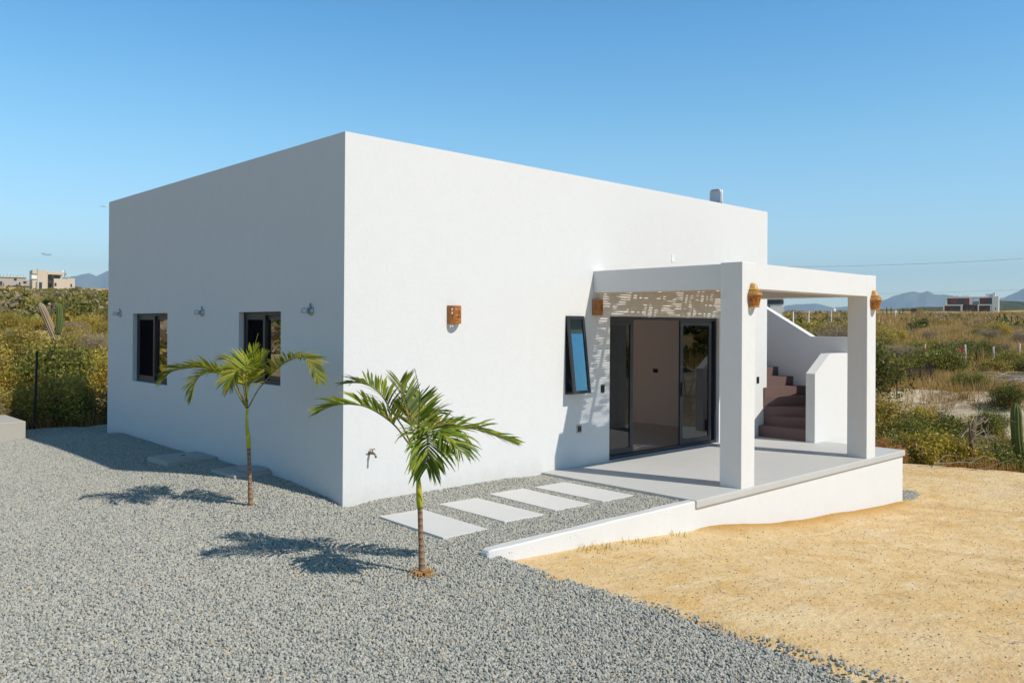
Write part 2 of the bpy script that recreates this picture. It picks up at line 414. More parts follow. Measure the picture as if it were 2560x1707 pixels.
MAT['post_black'] = plain('black_steel_post', (0.018, 0.018, 0.02), 0.6, var=0.2)
MAT['pink'] = plain('pink_plastic', (0.65, 0.03, 0.09), 0.5, var=0.1)
MAT['netting'] = plain('dark_netting', (0.045, 0.035, 0.032), 0.9, var=0.3, scale=7)

# ------------------------------------------------------------------ camera
CAM = Vector((-5.5365, -8.7731, 2.2))
YAW, PITCH, ROLL, FPX = 0.7608, 0.0043, 0.0064, 2096.4
cd = bpy.data.cameras.new('camera'); cam = bpy.data.objects.new('camera', cd); link(cam)
fwd = Vector((math.sin(YAW)*math.cos(PITCH), math.cos(YAW)*math.cos(PITCH), math.sin(PITCH)))
rt = Vector((math.cos(YAW), -math.sin(YAW), 0)); up = rt.cross(fwd)
r2 = rt*math.cos(ROLL) + up*math.sin(ROLL); u2 = -rt*math.sin(ROLL) + up*math.cos(ROLL)
cam.matrix_world = Matrix(((r2.x, u2.x, -fwd.x, CAM.x), (r2.y, u2.y, -fwd.y, CAM.y), (r2.z, u2.z, -fwd.z, CAM.z), (0, 0, 0, 1)))
cd.sensor_width = 36; cd.lens = FPX/2560*36
cd.shift_y = -47.7146/2560
cd.clip_start = 0.05; cd.clip_end = 60000
sc.camera = cam

def W(az, depth, z=None):
    """ground position at a compass bearing (deg) and forward distance from where the photographer stands"""
    a = math.radians(az); r = depth/math.cos(a-YAW)
    x, y = CAM.x + r*math.sin(a), CAM.y + r*math.cos(a)
    return Vector((x, y, float(terrain(np.array([x]), np.array([y]))[0][0]) if z is None else z))

# ------------------------------------------------------------------ terrain functions
def sstep(a, b, x):
    t = np.clip((x-a)/(b-a), 0, 1); return t*t*(3-2*t)
def vnoise(x, y, s, seed=0):
    """smooth value noise, vectorised"""
    x = np.asarray(x, float)*s; y = np.asarray(y, float)*s
    xi = np.floor(x).astype(np.int64); yi = np.floor(y).astype(np.int64)
    fx = x-xi; fy = y-yi
    fx = fx*fx*(3-2*fx); fy = fy*fy*(3-2*fy)
    def h(i, j):
        n = (i*374761393 + j*668265263 + seed*1442695) & 0x7fffffff
        n = ((n ^ (n >> 13))*1274126177) & 0x7fffffff
        n = n ^ (n >> 16)
        return (n & 0xffff)/65535.0
    return (h(xi, yi)*(1-fx)+h(xi+1, yi)*fx)*(1-fy)+(h(xi, yi+1)*(1-fx)+h(xi+1, yi+1)*fx)*fy
def fbm(x, y, s, seed=0, oc=4):
    t = 0; a = 1; m = 0
    for k in range(oc):
        t = t+a*(vnoise(x, y, s*2**k, seed+k)-0.5); m += a; a *= 0.5
    return t/m

def gravel_h(x, y):
    base = np.interp(y, [-12, -9, -6, -2.7, 0.5, 3, 12], [-.22, -.20, -.17, -.085, -.02, .0, .0])
    base = base + np.interp(x, [-8, -4, 0], [.02, .01, 0])
    mound = np.interp(y, [-.3, 0, .28, .52, 1.33, 1.75, 3.0, 4.7, 5.4, 6.47, 7.5, 8.3, 9.2], [0, .01, .062, .085, .15, .155, .15, .135, .13, .15, .16, .08, .02])
    w = 1-sstep(0.45, 1.6, np.abs(x))
    path = np.where((x > -.3) & (y > -2.75) & (y < .5), 1.0, 0.0)
    lvl_path = -.03 + .035*(1-sstep(0, .35, -y))*sstep(0.1, 0.5, x)*(1-sstep(2.7, 3.3, x))
    wp = sstep(-.5, .5, x)*sstep(-2.9, -2.5, y)
    h = base*(1-wp)+lvl_path*wp
    h = h + np.where(x < .3, mound*w*np.where(x < .05, 1, 0), 0)
    return h + 0.022*fbm(x, y, 0.9, 3, 3)*np.where(wp > .5, .5, 1.0)

def sand_h(x, y):
    z = np.interp(x, [-12, 0, .24, 1.6, 3.36, 6.09, 7.96, 9.88, 14, 22], [-.13, -.125, -.142, -.214, -.357, -.68, -.83, -.91, -.97, -1.05])
    z = z - 0.012*np.clip(-2.7-y, 0, 8)*sstep(0, 4, x)
    d = np.abs(y+2.72)
    m = (1-sstep(.0, .45, d))*sstep(3.3, 3.8, x)*(1-sstep(9.6, 10.4, x))
    z = z + .05*m*(0.7+0.6*vnoise(x, y, 2.2, 5))
    return z + .05*fbm(x, y, .55, 9, 4) + .012*fbm(x, y, 3.0, 14, 3), m

PL = ([0, 15, 20, 25, 30, 45, 60, 100, 200, 285, 350, 600, 9000], [-.1, 0, 0, .15, .45, 1.1, 1.9, 4.2, 9.0, 13.1, 17.2, 19, 19])
PR = ([0, 15, 19.3, 21.3, 24.2, 26, 28.6, 31, 40, 56, 80, 110, 150, 250, 340, 375, 600, 9000], [-.9, -.93, -1.0, -2.0, -2.0, -1.4, .2, .25, -.1, -.6, .2, 1.25, 2.8, 5.6, 8.0, 10.3, 12, 12])
def edge_x(y):
    return .06 + .10*np.clip((y+3.4)/.7, 0, 1) + .05*fbm(np.zeros_like(y), y, 1.6, 21, 3)
def in_gravel(x, y):
    left = (x < edge_x(y)) & (x > -9.5) & (y > -11) & (y < 10.3 + .3*fbm(x, y*0, .5, 2, 2)) & ~((x > 0) & (y > 0))
    path = (x > -.2) & (x < 3.46) & (y > -2.66) & (y < .02)
    behind = (x >= 0) & (x < 3.5) & (y > 8.39) & (y < 10.3 + .3*fbm(x, y*0, .5, 2, 2))
    return left | path | behind
def terrain(x, y):
    x = np.asarray(x, float); y = np.asarray(y, float)
    dx, dy = x-CAM.x, y-CAM.y
    r = np.hypot(dx, dy)*.885
    az = np.degrees(np.arctan2(dx, dy))
    azc = np.where(az > 150, 150, np.where(az < -150, -150, az))
    wr = sstep(24, 52, azc)
    zl = np.interp(r, *PL); zr = np.interp(r, *PR)
    far = zl*(1-wr)+zr*wr
    back = sstep(95, 135, np.abs(azc-43)); far = far*(1-back) + (-.4)*back
    amp = sstep(18, 60, r)
    far = far + amp*(.8*fbm(x, y, .03, 31, 4) + .5*fbm(x, y, .12, 41, 3)) + sstep(24, 27, r)*(1-sstep(33, 40, r))*wr*1.0*fbm(x, y, .3, 51, 4)
    far = far + .25*fbm(x, y, .35, 77, 3)*sstep(17, 24, r)
    sh, damp = sand_h(x, y)
    gh = gravel_h(x, y)-.035
    g = in_gravel(x, y)
    near = np.where(g, gh, sh)
    near = np.where((x > -.02) & (y > -3) & (y < .3), np.minimum(sh, gh), near)
    blend = (x < .6) & (y > 0)
    near = np.where(blend, gh, near)
    # inside the buildings the soil stays below the floors
    house = (x > .25) & (x < 9.8) & (y > .25) & (y < 8.2)
    porch = (x > 3.6) & (x < 9.85) & (y > -2.55) & (y <= .3)
    near = np.where(house, -.6, near)
    near = np.where(porch, np.minimum(near, -.45), near)
    # how far from the levelled plot
    ex = np.maximum(np.maximum(-9.5-x, x-12.7-.25*(y+3)*0), 0)
    ey = np.maximum(np.maximum(-40-y, y-10.0), 0)
    d = np.hypot(ex, ey)
    d = np.where(r < 12, 0, d)
    plotw = 1-sstep(0.0, 2.2, d + .5*fbm(x, y, .6, 61, 3)*(d > 0))
    # right of the plot: plateau runs out to ~19.5 m
    pr = (1-sstep(18.9, 20.2, r + .8*fbm(x, y, .4, 62, 3)))*sstep(40, 52, azc)
    plot = np.maximum(plotw*np.where(r < 18.9, 1, 1-wr), pr)
    plot = np.where(back > .5, 1-sstep(14, 30, r), plot)
    z = near*plot + far*(1-plot)
    bank = wr*sstep(22.5, 25, r)*(1-sstep(30, 34, r + 2*fbm(x, y, .3, 64, 3)))
    bank = np.maximum(bank, wr*sstep(100, 106, r)*(1-sstep(116, 124, r))*np.where(fbm(x, y, .05, 88, 3) > -.02, 1, 0))
    return z, plot, damp*plot, bank

def grow(a, first, ratio, limit):
    out = [a]; s = first
    while out[-1] < limit:
        out.append(out[-1]+s); s *= ratio
    return out
xs = np.array(sorted([-v for v in grow(6, .3, 1.085, 12000)[1:]] + list(np.arange(-6, 14.01, .2)) + grow(14, .22, 1.075, 12000)[1:]))
ys = np.array(sorted([-v for v in grow(9, .3, 1.09, 12000)[1:]] + list(np.arange(-9, 12.01, .2)) + grow(12, .22, 1.075, 12000)[1:]))
X, Y = np.meshgrid(xs, ys)
Z, PADW, DAMP, BANK = terrain(X, Y)
nx, ny = len(xs), len(ys)
V = np.stack([X.ravel(), Y.ravel(), Z.ravel()], 1)
ii = (np.arange(ny-1)[:, None]*nx + np.arange(nx-1)[None, :]).ravel()
F = np.stack([ii, ii+1, ii+nx+1, ii+nx], 1)
ground = mesh_np('ground', V, F, MAT['ground'], smooth=True)
tag(ground, kind='structure')
for nm, arr in (('pad', PADW), ('damp', DAMP), ('bank', BANK)):
    a = ground.data.attributes.new(nm, 'FLOAT', 'POINT'); a.data.foreach_set('value', arr.ravel().astype(np.float32))

def gz(x, y):
    return float(terrain(np.array([x]), np.array([y]))[0][0])

# gravel sheet
def sheet(x0, x1, y0, y1, step, inside, height):
    gx = np.arange(x0, x1+1e-6, step); gy = np.arange(y0, y1+1e-6, step)
    XX, YY = np.meshgrid(gx, gy); ZZ = height(XX, YY)
    n = len(gx)
    cxs = (XX[:-1, :-1]+XX[1:, 1:])/2; cys = (YY[:-1, :-1]+YY[1:, 1:])/2
    ok = inside(cxs, cys)
    idx = (np.arange(len(gy)-1)[:, None]*n + np.arange(n-1)[None, :])[ok]
    FF = np.stack([idx, idx+1, idx+n+1, idx+n], 1)
    used, inv = np.unique(FF, return_inverse=True)
    VV = np.stack([XX.ravel(), YY.ravel(), ZZ.ravel()], 1)[used]
    return VV, inv.reshape(-1, 4)
def patch_in(x, y):
    return ((x-10.5)/.75)**2 + ((y+2.3)/.42)**2 < 1 + .6*fbm(x, y, 2.5, 8, 2)
gv, gf = sheet(-9.4, 3.5, -11, 10.4, .1, in_gravel, gravel_h)
gravel = mesh_np('gravel', gv, gf, MAT['gravel_bed'], smooth=True); tag(gravel, kind='structure')

def gn_scatter(name, V, F, density, mat, size, flat=0.75, seed=0, lift=0.0, noise_amt=0.45):
    ob = mesh_np(name, V, F, mat)
    ng = bpy.data.node_groups.new(name, 'GeometryNodeTree')
    ng.interface.new_socket('Geometry', in_out='INPUT', socket_type='NodeSocketGeometry')
    ng.interface.new_socket('Geometry', in_out='OUTPUT', socket_type='NodeSocketGeometry')
    N = ng.nodes.new; L = ng.links.new
    gi = N('NodeGroupInput'); go = N('NodeGroupOutput')
    dp = N('GeometryNodeDistributePointsOnFaces'); dp.inputs['Density'].default_value = density; dp.inputs['Seed'].default_value = seed
    L(gi.outputs[0], dp.inputs['Mesh'])
    g2i = N('GeometryNodeGeometryToInstance')
    for k in range(7):
        ico = N('GeometryNodeMeshIcoSphere'); ico.inputs['Radius'].default_value = 1.0; ico.inputs['Subdivisions'].default_value = 2
        nz = N('ShaderNodeTexNoise'); nz.noise_dimensions = '4D'; nz.inputs['W'].default_value = 3.7*k+1.1; nz.inputs['Scale'].default_value = 0.9; nz.inputs['Detail'].default_value = 1.5
        sub = N('ShaderNodeVectorMath'); sub.operation = 'SUBTRACT'; L(nz.outputs['Color'], sub.inputs[0]); sub.inputs[1].default_value = (.5, .5, .5)
        mul = N('ShaderNodeVectorMath'); mul.operation = 'SCALE'; L(sub.outputs[0], mul.inputs[0]); mul.inputs['Scale'].default_value = noise_amt*3.2
        sp = N('GeometryNodeSetPosition'); L(ico.outputs['Mesh'], sp.inputs['Geometry']); L(mul.outputs[0], sp.inputs['Offset'])
        sm = N('GeometryNodeSetMaterial'); sm.inputs['Material'].default_value = mat; L(sp.outputs[0], sm.inputs['Geometry'])
        L(sm.outputs[0], g2i.inputs[0])
    iop = N('GeometryNodeInstanceOnPoints')
    L(dp.outputs['Points'], iop.inputs['Points']); L(g2i.outputs[0], iop.inputs['Instance']); iop.inputs['Pick Instance'].default_value = True
    rnd = N('FunctionNodeRandomValue'); rnd.data_type = 'FLOAT_VECTOR'; rnd.inputs[0].default_value = (0, 0, 0); rnd.inputs[1].default_value = (6.28, 6.28, 6.28)
    e2r = N('FunctionNodeEulerToRotation'); L(rnd.outputs[0], e2r.inputs[0]); L(e2r.outputs[0], iop.inputs['Rotation'])
    rs = N('FunctionNodeRandomValue'); rs.data_type = 'FLOAT_VECTOR'
    rs.inputs[0].default_value = tuple(size*s for s in (.6, .45, .4)); rs.inputs[1].default_value = tuple(size*s for s in (1.6, 1.25, 1.0)); rs.inputs['Seed'].default_value = 5
    L(rs.outputs[0], iop.inputs['Scale'])
    L(iop.outputs[0], go.inputs[0])
    md = ob.modifiers.new('scatter', 'NODES'); md.node_group = ng
    return tag(ob, kind='stuff')

near = gv[gf].mean(1)
camd = np.hypot(near[:, 0]-CAM.x, near[:, 1]-CAM.y)
keep = (near[:, 0] > -6.5)
for px_, py_ in ((.325, -1.33), (1.273, -1.25), (2.14, -1.22), (2.94, -1.265)):
    keep &= ~((np.abs(near[:, 0]-px_) < .27) & (np.abs(near[:, 1]-py_) < .59))
gvl = gv.copy(); gvl[:, 2] += .006
gn_scatter('gravel_stones', gvl, gf[keep], 2700, MAT['stone'], .0118, seed=3)
# stray stones past the gravel edge, and the spill by the terrace corner
def stray_in(x, y):
    e = edge_x(y)
    return ((x > e-.05) & (x < e+.28) & (y < -2.7) & (y > -8)) | patch_in(x, y)
sv, sf = sheet(-.3, 12, -8, -1.4, .06, patch_in, lambda x, y: terrain(x, y)[0]+.004)
gn_scatter('spilled_gravel', sv, sf, 1500, MAT['stone'], .014, seed=9)
sv, sf = sheet(-.3, 1.0, -8, -2.7, .05, lambda x, y: (x > edge_x(y)-.04) & (x < edge_x(y)+.32*vnoise(x, y, 1.7, 91)), lambda x, y: terrain(x, y)[0]+.004)
gn_scatter('stray_gravel', sv, sf, 420, MAT['stone'], .0125, seed=12)
sv, sf = sheet(-.2, 16, -9.5, -.5, .25, lambda x, y: (x > edge_x(y)+.1) & ((y < -2.75) | (x > 10.1)), lambda x, y: terrain(x, y)[0]+.002)
gn_scatter('sand_pebbles', sv, sf, 20, MAT['pebble'], .0075, seed=4)
gn_scatter('sand_clods', sv, sf, 60, MAT['clod'], .006, seed=14)

# ------------------------------------------------------------------ the white house
H = 4.549; L_ = 8.396; R_ = 9.973
house = empty('white_house', (0, 0, 0), 'white flat-roofed plastered house with a plain high parapet', 'house')
W1 = (5.46, 7.07, 1.16, 2.38); W2 = (1.562, 2.81, 1.372, 2.376)
AW = (3.95, 4.35, 1.15, 2.362); DO = (5.013, 8.225, .022, 2.37)
T = 0.2
bm = bmesh.new()
wall_holes(bm, lambda a, b, d: (a, d, b), 0, R_, -.9, H, T, [AW, DO])                     # front
wall_holes(bm, lambda a, b, d: (d, a, b), T, L_, -.9, H, T, [W1, W2])                     # long side
wall_holes(bm, lambda a, b, d: (R_-d, a, b), T, L_, -.9, H, T, [])
wall_holes(bm, lambda a, b, d: (a, L_-d, b), T, R_-T, -.9, H, T, [(5.3, 8.9, .5, 2.6)])  # rear wall, with an opening for the added window
obj_bm('wall', bm, MAT['house_plaster'], house)
bm = bmesh.new(); wall_holes(bm, lambda a, b, d: (a, b, 3.35+d), T, R_-T, T, L_-T, .25, [(5.2, 9.6, 1.2, 5.2)])  # roof slab, cut open for the added skylight
rf = obj_bm('roof', bm, MAT['interior'], house)
bm = bmesh.new(); box(bm, 5.201, 9.599, 1.201, 5.199, 3.5, 3.506)
obj_bm('added_skylight', bm, MAT['glass_warm_fill'], rf)  # unseen skylight, added so sunlight brightens the room below
bm = bmesh.new(); box(bm, T, R_-T, T, L_-T, -.1, .022); box(bm, DO[0], DO[1], 0.004, T, -.1, .02)
obj_bm('floor', bm, MAT['int_floor'], house)
bm = bmesh.new()
box(bm, 4.62, 4.72, T, L_-T, .022, 3.35)
obj_bm('interior_wall', bm, MAT['interior'], house)
bm = bmesh.new(); box(bm, R_-T-.012, R_-T-.002, T, L_-T, .022, 3.35)
obj_bm('interior_wall', bm, MAT['interior'], house)

def frame_rect(bm, fn, a0, a1, b0, b1, w, d0, d1, M=None):
    """rectangular frame of bar width w in (a,b), depth d0..d1; fn(a,b,d)->xyz"""
    def bx(a, a2, b, b2):
        vs = [bm.verts.new(fn(*p)) for p in ((a,b,d0),(a2,b,d0),(a2,b2,d0),(a,b2,d0),(a,b,d1),(a2,b,d1),(a2,b2,d1),(a,b2,d1))]
        for q in ((3,2,1,0),(4,5,6,7),(0,1,5,4),(1,2,6,5),(2,3,7,6),(3,0,4,7)): bm.faces.new([vs[i] for i in q])
    bx(a0, a1, b0, b0+w); bx(a0, a1, b1-w, b1); bx(a0, a0+w, b0+w, b1-w); bx(a1-w, a1, b0+w, b1-w)
def slab_fn(bm, fn, a0, a1, b0, b1, d0, d1):
    vs = [bm.verts.new(fn(*p)) for p in ((a0,b0,d0),(a1,b0,d0),(a1,b1,d0),(a0,b1,d0),(a0,b0,d1),(a1,b0,d1),(a1,b1,d1),(a0,b1,d1))]
    for q in ((3,2,1,0),(4,5,6,7),(0,1,5,4),(1,2,6,5),(2,3,7,6),(3,0,4,7)): bm.faces.new([vs[i] for i in q])

fl = lambda a, b, d: (d, a, b)     # long side: a=y, d=x depth inwards
ff = lambda a, b, d: (a, d, b)     # front: a=x, d=y
for (a0, a1, b0, b1), lab in ((W1, 'wide dark sliding window far along the shaded side'), (W2, 'narrower dark sliding window near the house corner')):
    mid = (a0+a1)/2
    bm = bmesh.new(); frame_rect(bm, fl, a0+.002, a1-.002, b0+.002, b1-.002, .045, .075, .165)
    w = obj_bm('window', bm, MAT['trim_brown'], house); w['label'] = lab
    bm = bmesh.new(); frame_rect(bm, fl, mid-.02, a1-.048, b0+.048, b1-.048, .062, .082, .108)
    s = obj_bm('sash', bm, MAT['trim_brown'], w)
    bm = bmesh.new(); slab_fn(bm, fl, mid+.042, a1-.11, b0+.11, b1-.11, .093, .095)
    obj_bm('fly_screen', bm, MAT['screen'], w)
    bm = bmesh.new(); frame_rect(bm, fl, a0+.048, mid+.05, b0+.048, b1-.048, .062, .118, .145)
    s = obj_bm('sash', bm, MAT['trim_brown'], w)
    bm = bmesh.new(); slab_fn(bm, fl, a0+.11, mid-.012, b0+.11, b1-.11, .130, .135)
    obj_bm('pane', bm, MAT['glass_dark'], w)
    bm = bmesh.new(); slab_fn(bm, fl, mid+.042, a1-.11, b0+.11, b1-.11, .150, .154)
    obj_bm('pane', bm, MAT['glass'], w)
bm = bmesh.new(); frame_rect(bm, lambda a, b, d: (a, L_-d, b), 5.302, 8.898, .502, 2.598, .06, .07, .15)
w = obj_bm('window', bm, MAT['trim_brown'], house)  # unseen rear window, added to light the room behind the sliding door
bm = bmesh.new(); slab_fn(bm, lambda a, b, d: (a, L_-d, b), 5.36, 8.84, .56, 2.54, .10, .106)
obj_bm('pane', bm, MAT['glass_warm_fill'], w)
# top-hung window beside the terrace
a0, a1, b0, b1 = AW
bm = bmesh.new(); frame_rect(bm, ff, a0+.002, a1-.002, b0+.002, b1-.002, .035, .01, .07)
aw = obj_bm('window', bm, MAT['trim'], house); aw['label'] = 'narrow top-hung window swung open at the bottom'
ang = math.atan2(.15, b1-b0-.03)
Mh = Matrix.Translation((0, -.004, b1-.006)) @ Matrix.Rotation(-ang, 4, 'X')
fs = lambda a, b, d: tuple(Mh @ Vector((a, d, b)))
bm = bmesh.new(); frame_rect(bm, fs, a0+.006, a1-.006, -(b1-b0)+.01, 0, .048, -.034, -.002)
obj_bm('sash', bm, MAT['trim'], aw)
bm = bmesh.new(); slab_fn(bm, fs, a0+.054, a1-.054, -(b1-b0)+.058, -.048, -.020, -.014)
obj_bm('pane', bm, MAT['glass_blue'], aw)
bm = bmesh.new(); tube(bm, [(a0+.02, .03, b0+.25), (a0+.03, -.06, b0+.22), (a0+.04, -.115, b0+.12)], .006, 6)
obj_bm('stay', bm, MAT['trim'], aw)
# sliding door
a0, a1, b0, b1 = DO
bm = bmesh.new()
frame_rect(bm, ff, a0+.002, a1-.002, b0+.001, b1-.002, .05, .06, .19)
dr = obj_bm('sliding_door', bm, MAT['trim'], house)
def leaf(x0, x1, d0, d1, label=None, mat='glass'):
    bm = bmesh.new(); frame_rect(bm, ff, x0, x1, b0+.055, b1-.055, .085, d0, d1)
    l = obj_bm('door_leaf', bm, MAT['trim'], dr)
    if label: l['label'] = label
    bm = bmesh.new(); slab_fn(bm, ff, x0+.086, x1-.086, b0+.141, b1-.141, (d0+d1)/2-.003, (d0+d1)/2+.003)
    obj_bm('pane', bm, MAT[mat], dr)
leaf(a0+.055, 5.80, .135, .17)
leaf(7.18, 8.17, .135, .17)
leaf(7.10, 8.10, .09, .125)
bm = bmesh.new(); box(bm, 7.125, 7.155, .06, .088, .95, 1.2, .004)
obj_bm('door_handle', bm, MAT['trim'], dr)

def plate(name, x, y, z, w, h, mat, label, cat, axis='front', depth=.012, group=None, inner=None):
    bm = bmesh.new(); box(bm, -w/2, w/2, -depth, 0, -h/2, h/2, .003)
    o = obj_bm(name, bm, mat)
    o.location = (x, y, z)
    if axis == 'side': o.rotation_euler = (0, 0, -PI/2)
    tag(o, label, cat, group)
    if inner:
        bm = bmesh.new()
        for ix, iz, iw, ih in inner[1]: box(bm, ix-iw/2, ix+iw/2, -depth-.004, -depth-.0005, iz-ih/2, iz+ih/2, .001)
        obj_bm(inner[0], bm, inner[2], o)
    return o
plate('light_switch', 4.835, -.001, 1.20, .085, .125, MAT['black_plastic'], 'black switch plate between the tilted window and the sliding door', 'switch', inner=('rocker', [(-.018, 0, .03, .06), (.018, 0, .03, .06)], MAT['black_plastic']))
plate('power_outlet', 4.275, -.001, .60, .10, .13, MAT['metal'], 'grey covered outlet low on the wall below the tilted window', 'outlet', inner=('cover', [(-.022, 0, .034, .09), (.022, 0, .034, .09)], MAT['black_plastic']))
plate('light_switch', 9.62, -.001, 1.15, .085, .13, MAT['black_plastic'], 'black switch plate at the house corner beside the brown stairs', 'switch', inner=('rocker', [(0, 0, .04, .07)], MAT['black_plastic']))
plate('blank_cover', 6.73, -.001, 3.41, .09, .13, MAT['white_plastic'], 'small white blank cover high on the wall above the pergola', 'cover plate', depth=.006, inner=('screw', [(0, .04, .01, .01)], MAT['metal']))
o = plate('power_outlet', R_-T-.013, 2.62, 1.22, .13, .085, MAT['black_plastic'], 'black outlet on the room wall seen through the open door', 'outlet', inner=('socket', [(0, 0, .04, .04)], MAT['black_plastic']))
o.rotation_euler = (0, 0, PI/2)
o.rotation_euler = (0, 0, -PI/2)

# wall lights ------------------------------------------------------
def sconce(x, y, z, wid, hgt, label, dep=.12):
    """half-cylinder of pierced clay"""
    e = empty('clay_wall_lamp', (x, y, z), label, 'wall lamp', 'half-round pierced clay lamps on the front wall')
    na, nz = 56, 48
    rx, ry = wid/2, dep
    def hole(u, w):     # u,w in metres on the unrolled face, centre 0
        cx, cz = .012, -.005
        dx, dz = u-cx, w-cz
        r = math.hypot(dx, dz); a = math.atan2(dz, dx)
        if r > .012 and r < .058:
            for k in range(5):
                ak = PI/2 + k*2*PI/5
                px, pz = cx+.036*math.cos(ak), cz+.036*math.sin(ak)
                lx = (u-px)*math.cos(ak)+(w-pz)*math.sin(ak); lz = -(u-px)*math.sin(ak)+(w-pz)*math.cos(ak)
                if (lx/.021)**2+(lz/.0125)**2 < 1: return True
        for k in range(4):
            pz = -.075+.05*k
            for px in (-.098, .105):
                if ((u-px)/.010)**2+((w-pz)/.017)**2 < 1: return True
        for px, pz in ((-.03, -.085), (.055, -.085), (-.04, .08), (.062, .075)):
            if (u-px)**2+(w-pz)**2 < .0085**2: return True
        return False
    bm = bmesh.new(); grid = []
    for j in range(nz+1):
        w = -hgt/2+hgt*j/nz
        row = []
        for i in range(na+1):
            a = PI + PI*i/na
            row.append(bm.verts.new((rx*math.cos(a), ry*math.sin(a), w)))
        grid.append(row)
    arc = PI*(rx+ry)/2
    for j in range(nz):
        for i in range(na):
            u = ((i+.5)/na-.5)*arc; w = -hgt/2+hgt*(j+.5)/nz
            if not hole(u, w):
                bm.faces.new((grid[j][i], grid[j][i+1], grid[j+1][i+1], grid[j+1][i]))
    for v in [v for v in bm.verts if not v.link_faces]: bm.verts.remove(v)
    s = obj_bm('shade', bm, MAT['clay'], e, True)
    md = s.modifiers.new('solid', 'SOLIDIFY'); md.thickness = .009; md.offset = -1
    bm = bmesh.new(); lathe(bm, [(0.0, -.05), (.012, -.05), (.013, -.015), (.024, .01), (.027, .03), (.02, .048), (0.0, .056)], 14, Matrix.Translation((0, -ry*.5, 0)))
    tube(bm, [(0, 0, -.035), (0, -ry*.5, -.035)], .008, 8)
    obj_bm('bulb', bm, MAT['white_plastic'], e, True)
    return e
sconce(1.712, -.001, 2.347, .21, .245, 'half-round pierced clay lamp alone on the sunlit wall')
sconce(4.68, -.001, 2.503, .22, .25, 'half-round pierced clay lamp in shade at the corner of the sliding door', .10)

def lantern(x, y, z, label):
    """clay lantern with stepped dome roof, flat back against the column"""
    e = empty('clay_lantern', (x, y, z), label, 'lantern', 'clay lanterns on the pergola columns')
    def half(prof, n, bm):   # half polygon facing -y, back flat at y=0
        rings = []
        for r, d, zz in prof:
            ring = []
            for k in range(n+1):
                a = PI+PI*k/n
                ring.append(bm.verts.new((r*math.cos(a), d*math.sin(a), zz)))
            rings.append(ring)
        for i in range(len(rings)-1):
            for k in range(n):
                bm.faces.new((rings[i][k], rings[i][k+1], rings[i+1][k+1], rings[i+1][k]))
        return rings
    bm = bmesh.new()
    # body panels with pierced openings: five facets, each built as grid so holes are real
    facets = 5; zb, zt = -.135, .01
    def ringpt(k, t):
        r = .066+.02*t; d = .105+.03*t
        a = PI+PI*k/facets
        return Vector((r*math.cos(a)*1.25, d*math.sin(a), zb+(zt-zb)*t))
    G = 14
    for k in range(facets):
        grid = [[bm.verts.new(ringpt(k, j/G).lerp(ringpt(k+1, j/G), i/G)) for i in range(G+1)] for j in range(G+1)]
        for j in range(G):
            for i in range(G):
                u, w = (i+.5)/G-.5, (j+.5)/G
                hole = ((u/.17)**2+((w-.60)/.15)**2 < 1 and abs(u) > .03) or (u/.10)**2+((w-.28)/.07)**2 < 1
                if not hole: bm.faces.new((grid[j][i], grid[j][i+1], grid[j+1][i+1], grid[j+1][i]))
    bmesh.ops.remove_doubles(bm, verts=bm.verts[:], dist=1e-5)
    for v in [v for v in bm.verts if not v.link_faces]: bm.verts.remove(v)
    b = obj_bm('body', bm, MAT['clay'], e)
    md = b.modifiers.new('solid', 'SOLIDIFY'); md.thickness = .008; md.offset = -1
    bm = bmesh.new()
    half([(.079, .102, -.15), (.086, .112, -.146), (.086, .112, -.136), (.079, .102, -.134)], 10, bm)
    obj_bm('rim', bm, MAT['clay_light'], e, True)
    bm = bmesh.new()
    half([(.100, .138, .008), (.114, .152, .016), (.108, .146, .036), (.088, .122, .062), (.080, .11, .072), (.074, .1, .076), (.078, .108, .082), (.084, .115, .088),
          (.078, .106, .096), (.062, .088, .112), (.056, .08, .135), (.046, .066, .16), (.030, .042, .178), (.012, .016, .186), (.0005, .0005, .188)], 16, bm)
    obj_bm('dome', bm, MAT['clay_light'], e, True)
    # leaf ridges round the shoulder
    bm = bmesh.new()
    for k in range(15):
        a = PI+PI*(k+.5)/15
        p0 = Vector((.086*math.cos(a), .118*math.sin(a), .066)); p1 = Vector((.112*math.cos(a), .15*math.sin(a), .024))
        tube(bm, [p0, p0.lerp(p1, .5)+Vector((0, 0, .004)), p1], [.004, .0065, .003], 6)
    obj_bm('ridge', bm, MAT['clay'], e, True)
    bm = bmesh.new(); lathe(bm, [(0, -.06), (.012, -.06), (.014, -.03), (.026, 0), (0.0, .03)], 12, Matrix.Translation((0, -.055, -.03)))
    tube(bm, [(0, 0, -.08), (0, -.055, -.08)], .008, 8)
    obj_bm('bulb', bm, MAT['white_plastic'], e, True)
    return e

